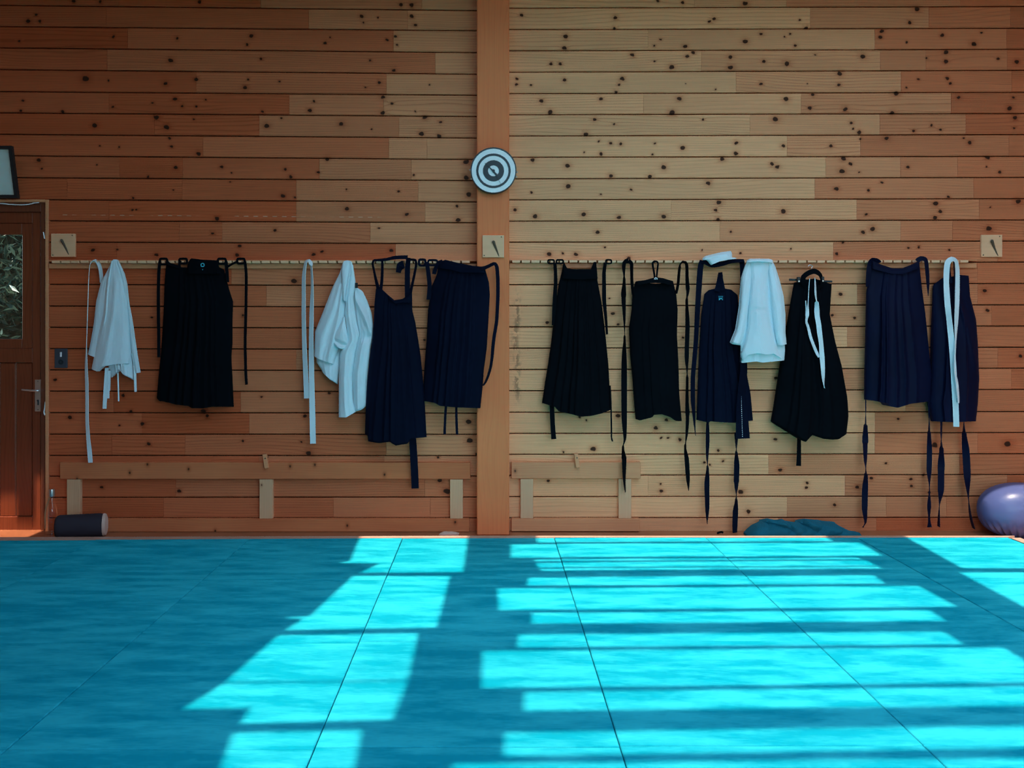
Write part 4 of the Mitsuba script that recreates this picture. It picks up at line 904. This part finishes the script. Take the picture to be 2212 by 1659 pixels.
# bottle with strap
t = thing("bottle", "tall clear glass bottle with a metal cap beside the door frame", "bottle")
bxc = W(112, 0, 0.11)
zb = ZF
pr = [(0.0, zb), (0.036, zb), (0.038, zb + 0.01), (0.038, zb + 0.155), (0.033, zb + 0.185), (0.016, zb + 0.225), (0.0135, zb + 0.26), (0.0135, zb + 0.285)]
m = lathe(pr, 32); m.apply_translation((bxc[0], DW - 0.11, 0)); put("glass_body", m, "m_bottle", t, smooth=40)
pr = [(0.0, zb + 0.262), (0.019, zb + 0.262), (0.020, zb + 0.275), (0.020, zb + 0.302), (0.017, zb + 0.312), (0.0, zb + 0.314)]
m = lathe(pr, 24); m.apply_translation((bxc[0], DW - 0.11, 0)); put("cap", m, "m_steel", t, smooth=40, label="crinkled metal cap")
put("strap", ribbon(ID, [(108, 1073, 3), (104, 1084, 3.2), (99.5, 1098, 3), (97.6, 1115, 2.6), (97.8, 1130, 3), (98.4, 1142, 3)], 0.10, n=30), "m_tan", t, smooth=40, label="tan leather strap")

# teal garment heap
CT = Crop(1560, 1080, 3.393)
xs = [170, 200, 240, 300, 340, 380, 440, 470, 540, 580, 610, 680, 740, 830, 860, 940, 1000]
ys = [244, 215, 185, 160, 138, 145, 140, 155, 165, 150, 138, 145, 155, 165, 190, 230, 238]
n, k = 260, 90
D0 = DW - 0.15
u = np.linspace(0, 1, n)
pxs = 170 + u * (1003 - 170)
hp_ = np.interp(pxs, xs, ys)
gx = np.array([W(CT([(x, 0)])[0][0], 0, 0.15)[0] for x in pxs])
gz = np.array([W(0, CT([(0, y)])[0][1], 0.15)[2] for y in hp_])
ends = np.minimum(1, np.minimum(u, 1 - u) * 14) ** 0.5
v = np.zeros((n, k, 3))
for j in range(k):
    th = 2 * np.pi * j / k
    cy, sz = math.cos(th), math.sin(th)
    hh = (gz - ZF)
    wy = 0.115 * (0.35 + 0.65 * ends)
    z = ZF + np.where(sz > 0, hh * abs(sz) ** 0.75, 0.0)
    y = D0 - wy * cy * (0.9 if sz > 0 else 1.0)
    v[:, j] = np.stack([gx, y, z], 1)
pp = v.reshape(-1, 3)
lift = np.clip((pp[:, 2] - ZF) / 0.10, 0, 1)
wob = 4.0 * meshkit.noise(pp * [5, 3, 7], 4)
cr = np.abs(np.sin(pp[:, 0] * 15 + pp[:, 2] * 20 + wob)) ** 0.55 * 0.6 + np.abs(np.sin(pp[:, 0] * 27 - pp[:, 2] * 34 + 1.5 * wob + 1)) ** 0.7 * 0.4
dd = (0.11 * (cr - 0.72) + 0.03 * (meshkit.fbm(pp * 20, 3, 8) - 0.5)) * lift
pp2 = pp.copy(); pp2[:, 1] -= dd; pp2[:, 2] += dd * 0.10 * lift
m = ringmesh(pp2.reshape(n, k, 3))
put("crumpled_garment", m, "m_teal", smooth=50, label="crumpled teal garment lying on the floor against the wall", cat="garment")

# small pale lump and a dark strap end on the floor
m = trimesh.creation.icosphere(3, 1.0); v = m.vertices * [0.068, 0.03, 0.022] * (1 + 0.5 * (meshkit.fbm(m.vertices * 2.2, 3, 3) - 0.5))[:, None]
m = trimesh.Trimesh(v + [W(970, 0, 0.2)[0], DW - 0.2, ZF + 0.018], m.faces, process=False)
put("crumpled_rag", m, "m_pinkcloth", smooth=True, label="small pale crumpled rag on the floor left of the post", cat="rag")
put("strap_end", ribbon(ID, [(1549, 1152.5, 2), (1553, 1150.5, 3.5), (1558, 1149.3, 4), (1562, 1151, 4)], 0.1, n=20), "m_black", smooth=40, label="curled end of a black strap on the floor below the dark blue hakama", cat="strap")

# ------------------------------------------------------------------ shrub outside the door's glass
t = thing("shrub", "dense leafy shrub outside behind the door's glass pane", "shrub")
nl = 18000
c = np.array([-4.75, 8.5, 1.35])
d = nrng.normal(size=(nl, 3)); d /= np.linalg.norm(d, axis=1, keepdims=True)
P = c + d * (nrng.uniform(0.35, 1, nl) ** 0.5)[:, None] * [1.5, 1.0, 1.75]
ax = nrng.normal(size=(nl, 3)); ax /= np.linalg.norm(ax, axis=1, keepdims=True)
bb = np.cross(ax, nrng.normal(size=(nl, 3))); bb /= np.linalg.norm(bb, axis=1, keepdims=True)
L = nrng.uniform(0.04, 0.075, nl)[:, None]; w = L * 0.28
nn = np.cross(ax, bb)
V = np.stack([P - ax * L, P - bb * w + nn * w * 0.4, P + ax * L, P + bb * w + nn * w * 0.4], 1).reshape(-1, 3)
i = np.arange(nl)[:, None] * 4
fcs = np.vstack([i + [0, 1, 2], i + [0, 2, 3]])
put("foliage", trimesh.Trimesh(V, fcs[np.r_[nl // 14:nl, nl + nl // 14:2 * nl]], process=False), "m_leaf", t, kind="stuff")
put("glint_foliage", trimesh.Trimesh(V, fcs[np.r_[0:nl // 14, nl:nl + nl // 14]], process=False), "m_leafglint", t, kind="stuff")  # share of the leaves coloured pale as sun glints
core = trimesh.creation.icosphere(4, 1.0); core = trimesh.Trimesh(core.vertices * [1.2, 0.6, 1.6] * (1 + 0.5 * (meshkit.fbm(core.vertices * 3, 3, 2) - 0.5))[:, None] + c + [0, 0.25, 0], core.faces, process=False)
put("dark_core", core, "m_leafcore", t, kind="stuff")  # solid dark core added to darken the view through the pane
put("trunk", tube([(c[0], c[1], ZF - 0.3), (c[0] + 0.05, c[1], 0.7), (c[0] - 0.05, c[1] + 0.1, 1.8)], [0.07, 0.05, 0.02]), "m_bark", t, smooth=50)
for k in range(9):
    a = k * 0.7
    put("branch", tube(spline([(c[0], c[1], 0.4 + 0.1 * k), (c[0] + 0.4 * math.cos(a), c[1] + 0.3 * math.sin(a), 0.9 + 0.14 * k), (c[0] + 0.9 * math.cos(a), c[1] + 0.6 * math.sin(a), 1.3 + 0.16 * k)], 10), np.linspace(0.022, 0.006, 10), 6), "m_bark", t, smooth=50)
